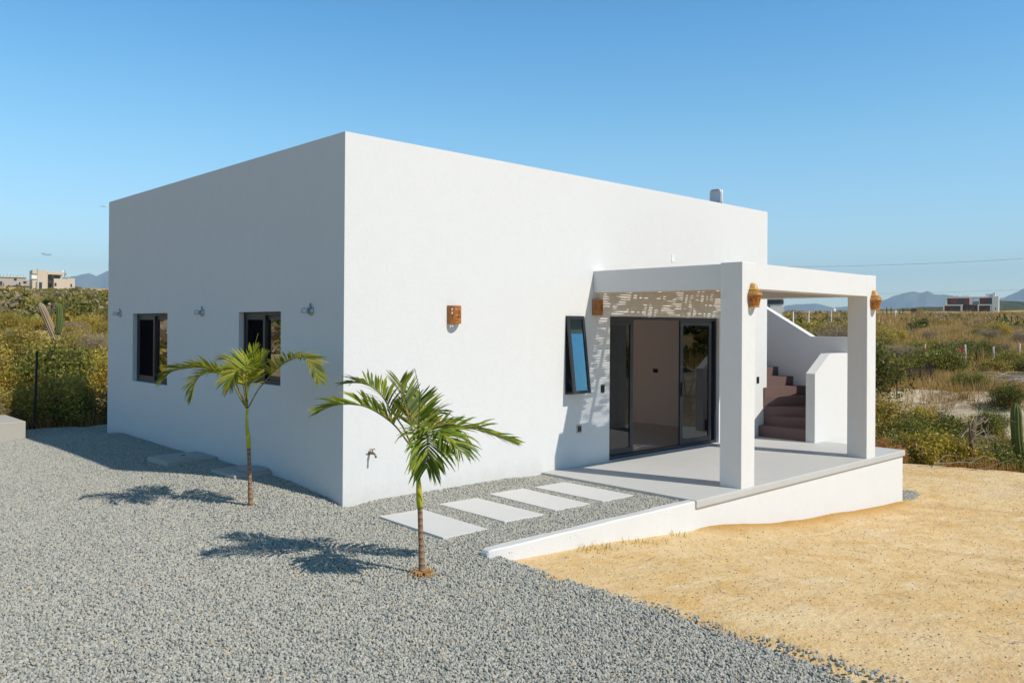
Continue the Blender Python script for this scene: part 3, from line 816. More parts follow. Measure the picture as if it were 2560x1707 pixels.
def jar_light(y, z, label):
    e = empty('glass_wall_light', (-.001, y, z), label, 'wall light', 'glass jar lights on the shaded wall', rz=0)
    Mx = Matrix.Rotation(-PI/2, 4, 'Y')
    bm = bmesh.new(); lathe(bm, [(0, 0), (.062, 0), (.066, .006), (.060, .014), (.03, .02), (.026, .05), (.0, .05)], 20, Mx)
    obj_bm('base', bm, MAT['metal'], e, True)
    bm = bmesh.new(); lathe(bm, [(.024, .045), (.038, .05), (.042, .065), (.042, .105), (.034, .125), (.0005, .132)], 20, Mx)
    j = obj_bm('jar', bm, MAT['glass_clear'], e, True)
    bm = bmesh.new(); lathe(bm, [(0, .05), (.013, .05), (.014, .075), (.022, .095), (.02, .115), (0.0, .124)], 14, Mx)
    obj_bm('bulb', bm, MAT['white_plastic'], e, True)
    bm = bmesh.new(); tube(bm, [(-.02, 0, .064), (-.01, 0, .088), (-.005, .0, .092)], .006, 6)
    obj_bm('hook', bm, MAT['trim'], e)
jar_light(7.728, 2.383, 'glass jar wall light beyond the far window at the left end of the shaded wall')
jar_light(4.069, 2.381, 'glass jar wall light between the two windows of the shaded wall')
jar_light(.772, 2.380, 'glass jar wall light nearest the house corner on the shaded wall')

# garden tap
tp = empty('garden_tap', (.385, -.001, .615), 'small brass garden tap on the sunlit wall near the corner', 'tap')
bm = bmesh.new()
lathe(bm, [(0, 0), (.026, 0), (.026, .006), (.014, .01), (.013, .045), (.017, .05), (.017, .075), (.0, .078)], 16, Matrix.Rotation(PI/2, 4, 'X'))
tube(bm, [(0, -.065, 0), (.004, -.095, -.004), (.008, -.115, -.022), (.010, -.122, -.052)], [.013, .0125, .012, .014], 12)
obj_bm('spout', bm, MAT['brass'], tp, True)
bm = bmesh.new(); tube(bm, [(0, -.06, .01), (0, -.06, .045)], .007, 8)
tube(bm, [(-.038, -.06, .05), (-.015, -.06, .047), (0, -.06, .046), (.015, -.06, .047), (.038, -.06, .05)], [.006, .008, .01, .008, .006], 8)
obj_bm('handle', bm, MAT['brass'], tp, True)

# roof floodlight / antenna pair
ra = empty('roof_antenna', (8.66, .32, 3.6), 'white twin-panel antenna on a short post behind the roof parapet', 'antenna')
bm = bmesh.new(); tube(bm, [(0, 0, 0), (0, 0, 1.12)], .016, 8); tube(bm, [(-.08, 0, 1.12), (.08, 0, 1.13)], .022, 8)
obj_bm('post', bm, MAT['metal'], ra)
MAT['antenna_grey'] = plain('antenna_grey', (0.50, 0.50, 0.54), 0.35, 0.5, var=.1)
def panel(sgn, ang):
    bm = bmesh.new(); n = 28
    def ring(r, d): 
        out = []
        for k in range(n):
            a = 2*PI*k/n; c, s = math.cos(a), math.sin(a)
            q = (abs(c)**5+abs(s)**5)**(-1/5)
            out.append(bm.verts.new((d, 1.12*r*.80*q*c, 1.12*r*q*s)))
        return out
    rings = [ring(.118, 0), ring(.128, .012), ring(.128, .045), ring(.120, .05), ring(.116, .044), ring(.07, .04)]
    for a, b in zip(rings, rings[1:]):
        for k in range(n): bm.faces.new((a[k], a[(k+1) % n], b[(k+1) % n], b[k]))
    bm.faces.new(rings[0]); bm.faces.new(rings[-1])
    bmesh.ops.transform(bm, matrix=Matrix.Translation((sgn*.07, 0, 1.14)) @ Matrix.Rotation(ang, 4, 'Z'), verts=bm.verts[:])
    obj_bm('panel', bm, MAT['white_plastic'] if sgn > 0 else MAT['antenna_grey'], ra, True)
panel(1, -1.0); panel(-1, PI+.12)

# ------------------------------------------------------------------ terrace, kerb
ZS = .02
XK, XL, YK = 3.442, 9.996, -2.735
terr = empty('terrace', (XK, 0, ZS), 'raised grey concrete terrace on a white plastered base', 'terrace')
def worldpart(name, bm, mat, parent, smooth=False):
    o = obj_bm(name, bm, mat, parent, smooth); o.matrix_parent_inverse = Matrix.Translation(parent.location).inverted() if parent.rotation_euler.z == 0 else parent.matrix_basis.inverted(); return o
bm = bmesh.new(); box(bm, XK, XL, YK, -.001, ZS-.105, ZS, .018)
worldpart('floor_slab', bm, MAT['slab'], terr)
bm = bmesh.new(); box(bm, XK+.03, XL-.035, YK+.035, -.02, -1.4, ZS-.107)
worldpart('base_wall', bm, MAT['plaster'], terr)

kb = bmesh.new()
KY0, KY1 = -2.712, -2.585
def kring(x, zt, shrink=0.0):
    w1 = .004*math.sin(7*x+1); w2 = .004*math.sin(5*x)
    prof = [(KY0+shrink, -1.0), (KY0+shrink+w1, zt-.016), (KY0+.014+shrink+w1, zt-.002), (KY1-.012-shrink+w2, zt+.002), (KY1-shrink+w2, zt-.012), (KY1-shrink, -1.0)]
    return [kb.verts.new((x, y, z+.0025*math.sin(5.3*x+1.7*i)*(z > -.5))) for i, (y, z) in enumerate(prof)]
rings = [kring(-.062, -.02, .016), kring(-.045, .004, .004)] + [kring(x, .014-.0003*k) for k, x in enumerate(np.linspace(-.01, XK+.028, 16))]
for a, b in zip(rings, rings[1:]):
    for k in range(5):
        f = kb.faces.new((a[k], a[k+1], b[k+1], b[k])); f.material_index = 1 if k == 2 else 0
kb.faces.new(rings[0]); kb.faces.new(rings[-1])
ko = obj_bm('kerb', kb, [MAT['plaster'], MAT['kerbtop']], None)
tag(ko, 'low white kerb running from the terrace corner out between gravel and sand', 'kerb')

for i, (x, y, rz, lab) in enumerate(((.325, -1.33, -.045, 'pale concrete paver at the gravel end of the path, farthest from the terrace'), (1.273, -1.25, -.04, 'pale concrete paver, second out from the gravel end of the path'),
                                   (2.14, -1.22, -.04, 'pale concrete paver, one before the terrace edge'), (2.94, -1.265, -.025, 'pale concrete paver right beside the terrace edge'))):
    bm = bmesh.new(); box(bm, -.305, .305, -.63, .63, -.05, 0, .008)
    o = obj_bm('paver', bm, MAT['paver']); o.location = (x, y, -.008); o.rotation_euler = (.004*(-1)**i, .003, rz)
    tag(o, lab, 'paver', 'pavers in the gravel path')

# utility covers along the shaded side
cv = empty('utility_cover', (-.385, 3.83, .2), 'large concrete inspection cover with a lid, against the shaded wall', 'cover')
bm = bmesh.new(); box(bm, -.385, .383, -.37, .37, -.13, 0, .008)
obj_bm('frame', bm, MAT['cover_conc'], cv)
bm = bmesh.new(); box(bm, -.28, .28, -.27, .27, .001, .008, .003); 
obj_bm('lid', bm, MAT['cover_conc'], cv)
bm = bmesh.new(); tube(bm, [(-.03, 0, .008), (-.015, 0, .02), (.015, 0, .02), (.03, 0, .008)], .006, 6)
obj_bm('handle', bm, MAT['trim'], cv)
cv.rotation_euler = (0, 0, .02)
cv = empty('utility_cover', (-.275, 2.13, .2), 'smaller jointed concrete cover with a raised lid, nearer the house corner', 'cover')
bm = bmesh.new(); box(bm, -.27, .273, -.36, .36, -.13, -.001, .007)
obj_bm('frame', bm, MAT['cover_conc'], cv)
bm = bmesh.new(); box(bm, -.02, .25, -.30, .06, 0, .035, .004); box(bm, -.02, .25, .08, .30, 0, .012, .004)
obj_bm('lid', bm, MAT['cover_conc'], cv)

bm = bmesh.new(); box(bm, -3.2, 0, 0, 2.6, -.3, .345, .012)
o = obj_bm('concrete_plinth', bm, MAT['concrete']); o.location = (-1.255, 9.02, 0); o.rotation_euler = (0, 0, .0)
tag(o, 'bare concrete plinth at the edge of the gravel', 'plinth')

# ------------------------------------------------------------------ pergola
pg = empty('pergola', (4.523, -2.712, ZS), 'white square-columned pergola with a cane roof over the terrace', 'pergola')
XC, YC, CW, XJ = 4.523, -2.712, .341, 8.436
ZT, ZB = 3.084, 2.735
for x in (XC, XJ):
    bm = bmesh.new(); box(bm, x, x+CW, YC, YC+.338, ZS-.05, ZT+.006, .011)
    worldpart('column', bm, MAT['plaster'], pg)
bm = bmesh.new(); box(bm, XC+CW-.004, XJ+.004, YC+.002, YC+.33, ZB, ZT, 0)
worldpart('beam', bm, MAT['plaster'], pg)
bm = bmesh.new(); box(bm, XC+.078, XC+CW-.003, YC+.334, -.001, ZB, ZT-.005, 0)
worldpart('beam', bm, MAT['plaster'], pg)
bm = bmesh.new(); box(bm, XJ+.006, XJ+CW-.004, YC+.334, -.001, ZB, ZT-.005, 0)
worldpart('beam', bm, MAT['plaster'], pg)
# cane mat: irregular canes bound in panels, with slits between
bm = bmesh.new()
x0c, x1c = XC+CW-.01, XJ+.02
pitch = .0375
ybeg, yend = YC+.33, -.02
rr = random.Random(5)
ncane = int((yend-ybeg)/pitch)
joists = [x0c+.30+.66*k for k in range(7) if x0c+.30+.66*k < x1c-.1]
zc = 2.985
for c in range(ncane):
    y = ybeg+(c+.5)*pitch
    npt = 84
    P = []; Rr = []
    ph = rr.random()*10
    bias = rr.uniform(-.0015, .002)
    for i in range(npt+1):
        x = x0c+(x1c-x0c)*i/npt
        g = noise.noise(Vector((x*3.6+ph*7, c*5.17, 1.3)))
        g2 = noise.noise(Vector((x*9.0, c*3.3+ph, 8.1)))
        r = .0190 - .0105*max(0, min(1, 2.8*g+.88)) - .001*g2 + bias
        # bindings close the gap
        xl = min(abs((x-x0c-.30) % .66), .66-abs((x-x0c-.30) % .66))
        for tie in (.155, .33):
            if abs(xl-tie) < .012: r = max(r, .0190)
        P.append((x, y+.003*g2, zc+.004*g)); Rr.append(max(.0080, r))
    tube(bm, P, Rr, 6, True)
worldpart('cane_roof', bm, MAT['cane'], pg, True)
for x in joists:
    bm = bmesh.new(); tube(bm, [(x, ybeg-.02, 2.93), (x+.01, (ybeg+yend)/2, 2.935), (x, -.003, 2.93)], .038, 10)
    worldpart('joist', bm, MAT['wood'], pg, True)
lantern(4.573, YC-.001, 2.64, 'ochre clay lantern with a domed top on the column nearest the path') if False else None
lantern(XC+.245, YC-.001, 2.625, 'ochre clay lantern with a domed top on the column beside the gravel path')
lantern(XJ+.215, YC-.001, 2.655, 'ochre clay lantern with a domed top on the column at the stair end')

# ------------------------------------------------------------------ staircase
st = empty('staircase', (9.65, 0, ZS), 'brown winding outdoor stairs between white plastered parapet walls', 'staircase')
Pv = Vector((9.86, -.035))
zs_ = [ZS, .24]
while len(zs_) < 22: zs_.append(zs_[-1]+.187)
XW = 11.05; YF = -1.045; YE = 6.2
area = [(9.655, YF), (XW, YF), (XW, YE), (R_+.003, YE), (R_+.003, -.004), (9.655, -.004)]
def clip(poly, p, d):
    """keep the side to the left of direction d through p"""
    out = []
    n = len(poly)
    def side(q): return d[0]*(q[1]-p[1])-d[1]*(q[0]-p[0])
    for i in range(n):
        a, b = poly[i], poly[(i+1) % n]; sa, sb = side(a), side(b)
        if sa >= 0: out.append(a)
        if sa*sb < 0:
            t = sa/(sa-sb); out.append((a[0]+(b[0]-a[0])*t, a[1]+(b[1]-a[1])*t))
    return out
lines = [((9.655, 0), (0, -1))]
lower = [(9.655, YF), (XW, YF), (XW, -.004), (9.655, -.004)]
def dirto(x, y): return (x-Pv.x, y-Pv.y)
fan = [(9.97, YF), (10.33, YF), (10.95, -.75), (XW, -.30)]
full2 = [(Pv.x-.02, -.004), (Pv.x-.02, YF), (XW, YF), (XW, 6), (R_+.003, 6), (R_+.003, -.004)]
steps = []
full = [(9.655, -.004), (9.655, YF), (XW, YF), (XW, 6), (R_+.003, 6), (R_+.003, -.004)]
# steps 1..5 as winders, then straight flight
polys = [full]
for tx, ty in fan:
    d = dirto(tx, ty)
    polys.append(clip(full if len(polys) == 1 else full2, (Pv.x, Pv.y), d))
for k in range(16):
    y = .10+.295*k
    polys.append(clip(full, (R_, y), (1, -.05*max(0, 2-k))))
for i, poly in enumerate(polys):
    # drop slivers on the wrong side
    bm = bmesh.new()
    z0, z1 = zs_[i]-(.0 if i else .03), zs_[i+1]
    if len(poly) < 3: continue
    cleaned = []
    for q in poly:
        if not cleaned or (abs(q[0]-cleaned[-1][0])+abs(q[1]-cleaned[-1][1])) > 1e-4: cleaned.append(q)
    b = [bm.verts.new((x, y, z0)) for x, y in cleaned]; t = [bm.verts.new((x, y, z1)) for x, y in cleaned]
    bm.faces.new(b); bm.faces.new(t)
    for k in range(len(b)): bm.faces.new((b[k], b[(k+1) % len(b)], t[(k+1) % len(b)], t[k]))
    worldpart('step', bm, MAT['stair'], st)
# low front parapet with sloping nose
def prism_xz(bm, prof, y0, y1):
    a = [bm.verts.new((x, y0, z)) for x, z in prof]; b = [bm.verts.new((x, y1, z)) for x, z in prof]
    bm.faces.new(a); bm.faces.new(b)
    for k in range(len(a)): bm.faces.new((a[k], a[(k+1) % len(a)], b[(k+1) % len(a)], b[k]))
def prism_yz(bm, prof, x0, x1):
    a = [bm.verts.new((x0, y, z)) for y, z in prof]; b = [bm.verts.new((x1, y, z)) for y, z in prof]
    bm.faces.new(a); bm.faces.new(b)
    for k in range(len(a)): bm.faces.new((a[k], a[(k+1) % len(a)], b[(k+1) % len(a)], b[k]))
bm = bmesh.new()
prism_xz(bm, [(9.585, ZS-.02), (9.585, 1.33), (10.185, 1.70), (XW-.002, 1.70), (XW-.002, ZS-.02)], -1.225, -1.043)
box(bm, XL+.002, XW-.002, -1.225, -1.043, -1.6, ZS-.022)
worldpart('front_parapet', bm, MAT['plaster'], st)
bm = bmesh.new()
prism_yz(bm, [(-1.225, -1.6), (-1.225, 2.022), (-.40, 2.022), (.60, 2.60), (3.85, 4.49), (6.2, 4.49), (6.2, -1.6)], XW, XW+.2)
worldpart('outer_parapet', bm, MAT['plaster'], st)

# ------------------------------------------------------------------ palms
def resample(P, n):
    P = [Vector(p) for p in P]
    # catmull-rom
    out = []
    for i in range(len(P)-1):
        p0, p1, p2, p3 = P[max(i-1, 0)], P[i], P[i+1], P[min(i+2, len(P)-1)]
        for k in range(8):
            t = k/8
            out.append(.5*((2*p1)+(-p0+p2)*t+(2*p0-5*p1+4*p2-p3)*t*t+(-p0+3*p1-3*p2+p3)*t**3))
    out.append(P[-1])
    L = [0]
    for a, b in zip(out, out[1:]): L.append(L[-1]+(b-a).length)
    res = []
    for k in range(n):
        s = L[-1]*k/(n-1)
        j = max(0, min(len(L)-2, next((i for i in range(len(L)-1) if L[i+1] >= s), len(L)-2)))
        f = (s-L[j])/max(1e-9, L[j+1]-L[j]); res.append(out[j].lerp(out[j+1], f))
    return res, L[-1]
def frond(parent, P, seed, mat, pet, start=.30, leaf_len=.30, width=.0125, droop=.5, spread=1.0, nl=34):
    nl = int(nl*1.3)
    rnd = random.Random(seed)
    pts, L = resample(P, 40)
    bm = bmesh.new()
    tube(bm, pts, [.0088*(1-.80*i/39)+.001 for i in range(40)], 6, True)
    fr = worldpart('frond', bm, pet, parent, True)
    vs = []; fsx = []
    for side in (-1, 1):
        for i in range(nl):
            s = start+(1-start)*(i+rnd.uniform(-.3, .3))/(nl-1)
            s = min(max(s, start), .999)
            f = s*39; j = min(38, int(f)); p = pts[j].lerp(pts[j+1], f-j)
            tg = (pts[min(j+2, 39)]-pts[max(j-1, 0)]).normalized()
            sd = tg.cross(Vector((0, 0, 1)))
            if sd.length < .25: sd = sd + Vector((.6, -.5, 0))*(.5)
            sd = (sd - tg*sd.dot(tg)).normalized()
            nrm = sd.cross(tg).normalized()
            t = (s-start)/(1-start)
            fwd_w = .55+.9*t + rnd.uniform(-.12, .12)
            lift = .45-.25*t + rnd.uniform(-.32, .34)
            d = (sd*side*spread + tg*fwd_w + nrm*lift).normalized()
            ll = leaf_len*(.62+.55*math.sin(PI*min(1, .15+.85*t)**.8))*rnd.uniform(.78, 1.1)
            if t > .9: ll *= .8
            wd = width*rnd.uniform(.75, 1.2)
            gdown = droop*rnd.uniform(.4, 1.9)
            nseg = 5
            wdir = (d.cross(nrm)).normalized()
            wdir = (wdir*math.cos(.5*side)+nrm*math.sin(.5*side)).normalized()
            cur = p.copy(); dd = d.copy()
            base = len(vs)
            # broken tips
            ttip = rnd.random()
            for k in range(nseg+1):
                u = k/nseg
                w = wd*(.35+1.25*u if u < .35 else (.79+.21*math.sin((u-.35)*4))*(1-max(0, (u-.55)/.45)**1.6))
                w = max(w, .0015)
                vs.append(cur-wdir*w); vs.append(cur+wdir*w)
                dd = (dd+Vector((0, 0, -1))*gdown*u*.34).normalized()
                cur = cur+dd*ll/nseg
            for k in range(nseg):
                b = base+2*k; fsx.append((b, b+1, b+3, b+2))
    o = mesh_np('leaflets', [tuple(v) for v in vs], fsx, mat, fr)
    return fr
def palm(base, fr, trunk, shaft_from, sp, label, mat, pets, seed, r0=.029):
    e = empty('palm_tree', base, label, 'palm', 'young palms in the gravel')
    bpy.context.view_layer.update()
    tp, L = resample(trunk, 40)
    k0 = int(shaft_from*39)
    bm = bmesh.new()
    tube(bm, [tp[0]-Vector((0, 0, .06))]+tp[:k0+1], [r0*1.6, r0*1.42]+[r0*(1.16-.35*min(1, i/10)-.06*i/40)*(1+.035*(i % 3 == 0)) for i in range(1, k0+1)], 14)
    worldpart('trunk', bm, MAT['palm_trunk'], e, True)
    bm = bmesh.new()
    rr_ = []
    n = 40-k0
    for i in range(n):
        u = i/(n-1); rr_.append(r0*(.86+.16*math.sin(PI*min(1, u*2.2))*(u < .46) + .10*(u < .5))*(1-.42*u))
    tube(bm, tp[k0:], rr_, 14)
    worldpart('crownshaft', bm, MAT['shaft'], e, True)
    bm = bmesh.new(); rn = random.Random(seed)
    for k in range(26):
        a = rn.uniform(0, 6.28); l = rn.uniform(.05, .13)
        b = Vector(tp[0])+Vector((math.cos(a)*r0, math.sin(a)*r0, .03))
        tube(bm, [b, b+Vector((math.cos(a)*l*.6, math.sin(a)*l*.6, rn.uniform(-.01, .03))), b+Vector((math.cos(a+.3)*l, math.sin(a+.3)*l, -.03))], [.008, .006, .002], 4, False)
    worldpart('root_fibres', bm, MAT['wood'], e)
    for i, (nm, P, kw) in enumerate(fr):
        frond(e, P, seed+i, mat, pets, **kw)
    pts, L = resample(sp, 20)
    bm = bmesh.new(); tube(bm, pts, [.007*(1-.8*i/19)+.0012 for i in range(20)], 6)
    worldpart('spear_leaf', bm, mat, e, True)
    return e
P2 = {
'F1': [(-0.868, -2.63, 1.006), (-0.962, -2.583, 1.155), (-1.05, -2.541, 1.282), (-1.157, -2.496, 1.38), (-1.29, -2.438, 1.464), (-1.409, -2.394, 1.493), (-1.549, -2.33, 1.493), (-1.675, -2.279, 1.44)],
'F2': [(-0.868, -2.63, 1.006), (-0.898, -2.534, 1.152), (-0.914, -2.45, 1.271), (-0.953, -2.331, 1.405), (-0.981, -2.222, 1.533), (-1.021, -2.101, 1.619), (-1.079, -1.992, 1.649), (-1.137, -1.895, 1.647)],
'F3': [(-0.868, -2.63, 1.006), (-0.879, -2.593, 1.167), (-0.894, -2.538, 1.329), (-0.909, -2.483, 1.473), (-0.922, -2.444, 1.582), (-0.919, -2.42, 1.673)],
'F4': [(-0.868, -2.63, 1.006), (-0.828, -2.587, 1.148), (-0.792, -2.525, 1.339), (-0.757, -2.49, 1.445), (-0.705, -2.457, 1.527)],
'F4b': [(-0.868, -2.63, 1.006), (-0.805, -2.581, 1.178), (-0.703, -2.513, 1.32), (-0.595, -2.478, 1.385), (-0.501, -2.457, 1.362)],
'F5': [(-0.868, -2.63, 1.006), (-0.841, -2.629, 1.131), (-0.789, -2.638, 1.219), (-0.685, -2.695, 1.257), (-0.565, -2.782, 1.259), (-0.447, -2.894, 1.249), (-0.332, -3.031, 1.201), (-0.197, -3.201, 1.129)],
'F6': [(-0.868, -2.63, 1.006), (-0.887, -2.682, 1.159), (-0.907, -2.76, 1.244), (-0.909, -2.868, 1.269), (-0.91, -3.033, 1.25), (-0.897, -3.156, 1.191), (-0.879, -3.242, 1.12)],
'F7': [(-0.868, -2.63, 1.006), (-0.908, -2.704, 1.145), (-0.956, -2.824, 1.226), (-1.004, -2.944, 1.224), (-1.047, -3.012, 1.138), (-1.076, -3.04, 1.04), (-1.087, -3.043, 0.973)],
'SP': [(-0.868, -2.63, 1.006), (-0.865, -2.634, 1.225), (-0.853, -2.634, 1.48), (-0.846, -2.627, 1.575), (-0.858, -2.602, 1.698), (-0.869, -2.579, 1.802)],
'T': [(-0.83, -2.66, -0.08), (-0.841, -2.651, 0.238), (-0.849, -2.645, 0.538), (-0.861, -2.635, 0.787), (-0.868, -2.63, 1.006)]}
P1 = {
'G1': [(-0.942, 0.602, 1.196), (-0.973, 0.632, 1.262), (-1.02, 0.634, 1.336), (-1.113, 0.667, 1.527), (-1.23, 0.736, 1.618), (-1.37, 0.813, 1.685), (-1.542, 0.922, 1.685), (-1.678, 1.024, 1.639), (-1.759, 1.074, 1.546)],
'G2': [(-0.942, 0.602, 1.196), (-1.028, 0.573, 1.354), (-1.13, 0.558, 1.538), (-1.248, 0.588, 1.62), (-1.385, 0.635, 1.642), (-1.485, 0.675, 1.602), (-1.537, 0.684, 1.521), (-1.577, 0.695, 1.376)],
'G3': [(-0.942, 0.602, 1.196), (-0.994, 0.582, 1.432), (-1.059, 0.504, 1.65), (-1.157, 0.39, 1.686), (-1.242, 0.333, 1.618), (-1.296, 0.316, 1.485)],
'G4': [(-0.942, 0.602, 1.196), (-0.923, 0.624, 1.465), (-0.904, 0.646, 1.701), (-0.859, 0.658, 1.795), (-0.812, 0.64, 1.891)],
'G5': [(-0.942, 0.602, 1.196), (-0.946, 0.66, 1.487), (-0.945, 0.74, 1.684), (-0.945, 0.878, 1.756), (-0.978, 1.048, 1.776)],
'G6': [(-0.942, 0.602, 1.196), (-0.931, 0.564, 1.241), (-0.882, 0.461, 1.42), (-0.837, 0.363, 1.532), (-0.781, 0.239, 1.662), (-0.711, 0.076, 1.774), (-0.651, -0.092, 1.824), (-0.619, -0.233, 1.796), (-0.602, -0.346, 1.7), (-0.587, -0.428, 1.576)],
'G7': [(-0.942, 0.602, 1.196), (-0.907, 0.637, 1.463), (-0.83, 0.631, 1.628), (-0.763, 0.622, 1.746), (-0.719, 0.607, 1.818)],
'SP': [(-0.942, 0.602, 1.196), (-0.938, 0.596, 1.538), (-0.895, 0.554, 1.866), (-0.856, 0.515, 2.094)],
'T': [(-0.9, 0.57, -0.019), (-0.915, 0.582, 0.399), (-0.927, 0.59, 0.778), (-0.944, 0.605, 1.016), (-0.942, 0.602, 1.196)]}
palm((-.83, -2.66, -.08), [('F1', P2['F1'], dict(start=.34, nl=36, leaf_len=.29, droop=.45)), ('F2', P2['F2'], dict(start=.36, nl=34, leaf_len=.27, droop=.5)),
     ('F3', P2['F3'], dict(start=.40, nl=20, leaf_len=.27, droop=.1, width=.012)), ('F4', P2['F4'], dict(start=.42, nl=16, leaf_len=.27, droop=.2, width=.018)),
     ('F4b', P2['F4b'], dict(start=.42, nl=18, leaf_len=.24, droop=.4, width=.0115)), ('F5', P2['F5'], dict(start=.24, nl=36, leaf_len=.26, droop=.45)),
     ('F6', P2['F6'], dict(start=.35, nl=32, leaf_len=.31, droop=1.0, width=.012)), ('F7', P2['F7'], dict(start=.35, nl=34, leaf_len=.31, droop=1.3, width=.0115))],
     P2['T'], .57, P2['SP'], 'young palm in front of the sunlit wall beside the path, with drooping green fronds', MAT['frond'], MAT['petiole_dark'], 100)
palm((-.9, .57, -.03), [('G1', P1['G1'], dict(start=.36, nl=34, leaf_len=.27, droop=.5)), ('G2', P1['G2'], dict(start=.38, nl=30, leaf_len=.26, droop=.8)),
     ('G3', P1['G3'], dict(start=.38, nl=30, leaf_len=.26, droop=.7, width=.012)), ('G4', P1['G4'], dict(start=.40, nl=20, leaf_len=.26, droop=.2)),
     ('G5', P1['G5'], dict(start=.42, nl=22, leaf_len=.27, droop=.4)), ('G6', P1['G6'], dict(start=.36, nl=34, leaf_len=.24, droop=.5, width=.0145)),
     ('G7', P1['G7'], dict(start=.36, nl=22, leaf_len=.27, droop=.4))],
     P1['T'], .62, P1['SP'], 'yellow-green young palm in front of the shaded side wall', MAT['frond_yellow'], MAT['petiole'], 200)

# ------------------------------------------------------------------ scrub
def leaf_cloud(rnd, centres, sig, nleaf, size, flat=.8, aspect=2.0):
    n = nleaf
    c = centres[rnd.integers(0, len(centres), n)]
    p = c + rnd.normal(0, 1, (n, 3))*np.array(sig)
    p[:, 2] = np.abs(p[:, 2])
    a = rnd.normal(0, 1, (n, 3)); a /= np.linalg.norm(a, axis=1, keepdims=True)
    b = rnd.normal(0, 1, (n, 3)); b -= a*(a*b).sum(1, keepdims=True); b /= np.linalg.norm(b, axis=1, keepdims=True)
    s = size*rnd.uniform(.6, 1.4, (n, 1))
    a = a*s*aspect*.5; b = b*s*.5
    V = np.stack([p-a, p-b*.9, p+a, p+b*.9], 1).reshape(-1, 3)
    F = np.arange(n*4).reshape(-1, 4)
    return V, F
def bush_mesh(seed, R, Hh, nleaf, size, mat, nclump=34, twig=True, name='shrub', aspect=2.0, sig=.16, open_=0.0):
    rnd = np.random.default_rng(seed); pr = random.Random(seed)
    th = rnd.uniform(0, 2*PI, nclump); rad = R*np.sqrt(rnd.uniform(open_, 1, nclump))*(.75+.25*np.sin(3*th+seed))
    zz = Hh*(.18+.78*rnd.uniform(0, 1, nclump)**.7*np.sqrt(np.clip(1-(rad/(R*1.12))**2, .03, 1)))
    cen = np.stack([rad*np.cos(th), rad*np.sin(th), zz], 1)
    bm = bmesh.new()
    for i in range(nclump):
        q = Vector(cen[i]); m = Vector((q.x*.35+pr.uniform(-.1, .1)*R, q.y*.35+pr.uniform(-.1, .1)*R, q.z*.55))
        b0 = Vector((pr.uniform(-.08, .08)*R, pr.uniform(-.08, .08)*R, -.1))
        w = .022*R*pr.uniform(.6, 1.3)
        tube(bm, [b0, m, q.lerp(m, .25), q], [w, w*.7, w*.45, w*.25], 4, False)
        if twig:
            for k in range(5):
                e = q+Vector((pr.gauss(0, .22)*R, pr.gauss(0, .22)*R, abs(pr.gauss(.05, .2))*Hh*.6))
                tube(bm, [q.lerp(m, .3), q.lerp(e, .5)+Vector((0, 0, .02)), e], [w*.4, w*.25, w*.12], 3, False)
    st_ = obj_bm(name, bm, MAT['bark'])
    V, F = leaf_cloud(rnd, cen, (R*sig, R*sig, Hh*sig*.8), nleaf, size, aspect=aspect)
    fo = mesh_np('foliage', V, F, mat, st_)
    return st_
PROTO = {}
for key, args in {
    'olive': [(1, 1.15, 1.7, 8500, .046, MAT['leaf_olive']), (2, 1.3, 1.45, 8500, .046, MAT['leaf_olive']), (12, 1.2, 1.2, 6500, .046, MAT['leaf_olive'])],
    'green': [(3, 1.1, 1.55, 8500, .046, MAT['leaf_green']), (4, 1.3, 1.3, 8500, .046, MAT['leaf_green'])],
    'yellow': [(5, .95, 1.30, 4200, .052, MAT['leaf_yellow'])],
    'grey': [(6, 1.15, 1.5, 5200, .017, MAT['leaf_grey']), (7, 1.0, 1.2, 4600, .017, MAT['leaf_grey'])],
    'rust': [(8, .55, .95, 2200, .022, MAT['leaf_rust'])]}.items():
    PROTO[key] = [bush_mesh(*a, aspect=(9.0 if key == 'grey' else 6.0 if key == 'rust' else 2.0)) for a in args]
used_proto = set()
COUNT = {}
DESC = {'olive': 'olive green desert shrub', 'green': 'dark green leafy desert shrub', 'yellow': 'yellow-leaved desert shrub', 'grey': 'grey leafless twiggy shrub', 'rust': 'rust-brown dry weed clump'}
ZONE = {'L': ('in the dense scrub behind the gravel', 'left'), 'H': ('in the hollow just past the sandy plot', 'hollow'), 'F': ('in the dry grass field beyond the hollow', 'field'), 'P': ('on the rise seen through the pergola', 'rise')}
def put_bush(key, x, y, s, zone, rz=None, sz=None, sink=.06, label=None):
    v = random.randrange(len(PROTO[key])); p = PROTO[key][v]
    if (key, v) in used_proto: o = copy_tree(p)
    else: o = p; used_proto.add((key, v))
    o.location = (x, y, gz(x, y)-sink)
    o.rotation_euler = (0, 0, random.uniform(0, 6.28) if rz is None else rz)
    h = s*(sz or random.uniform(.85, 1.2)); o.scale = (s, s*random.uniform(.85, 1.15), h)
    zt, zg = ZONE[zone]
    tag(o, label or (DESC[key]+' '+zt), 'shrub', DESC[key]+'s '+zt)
    return o
def pick(w): 
    ks, ws = zip(*w.items()); return random.choices(ks, ws)[0]
R_rng = random.Random(3)
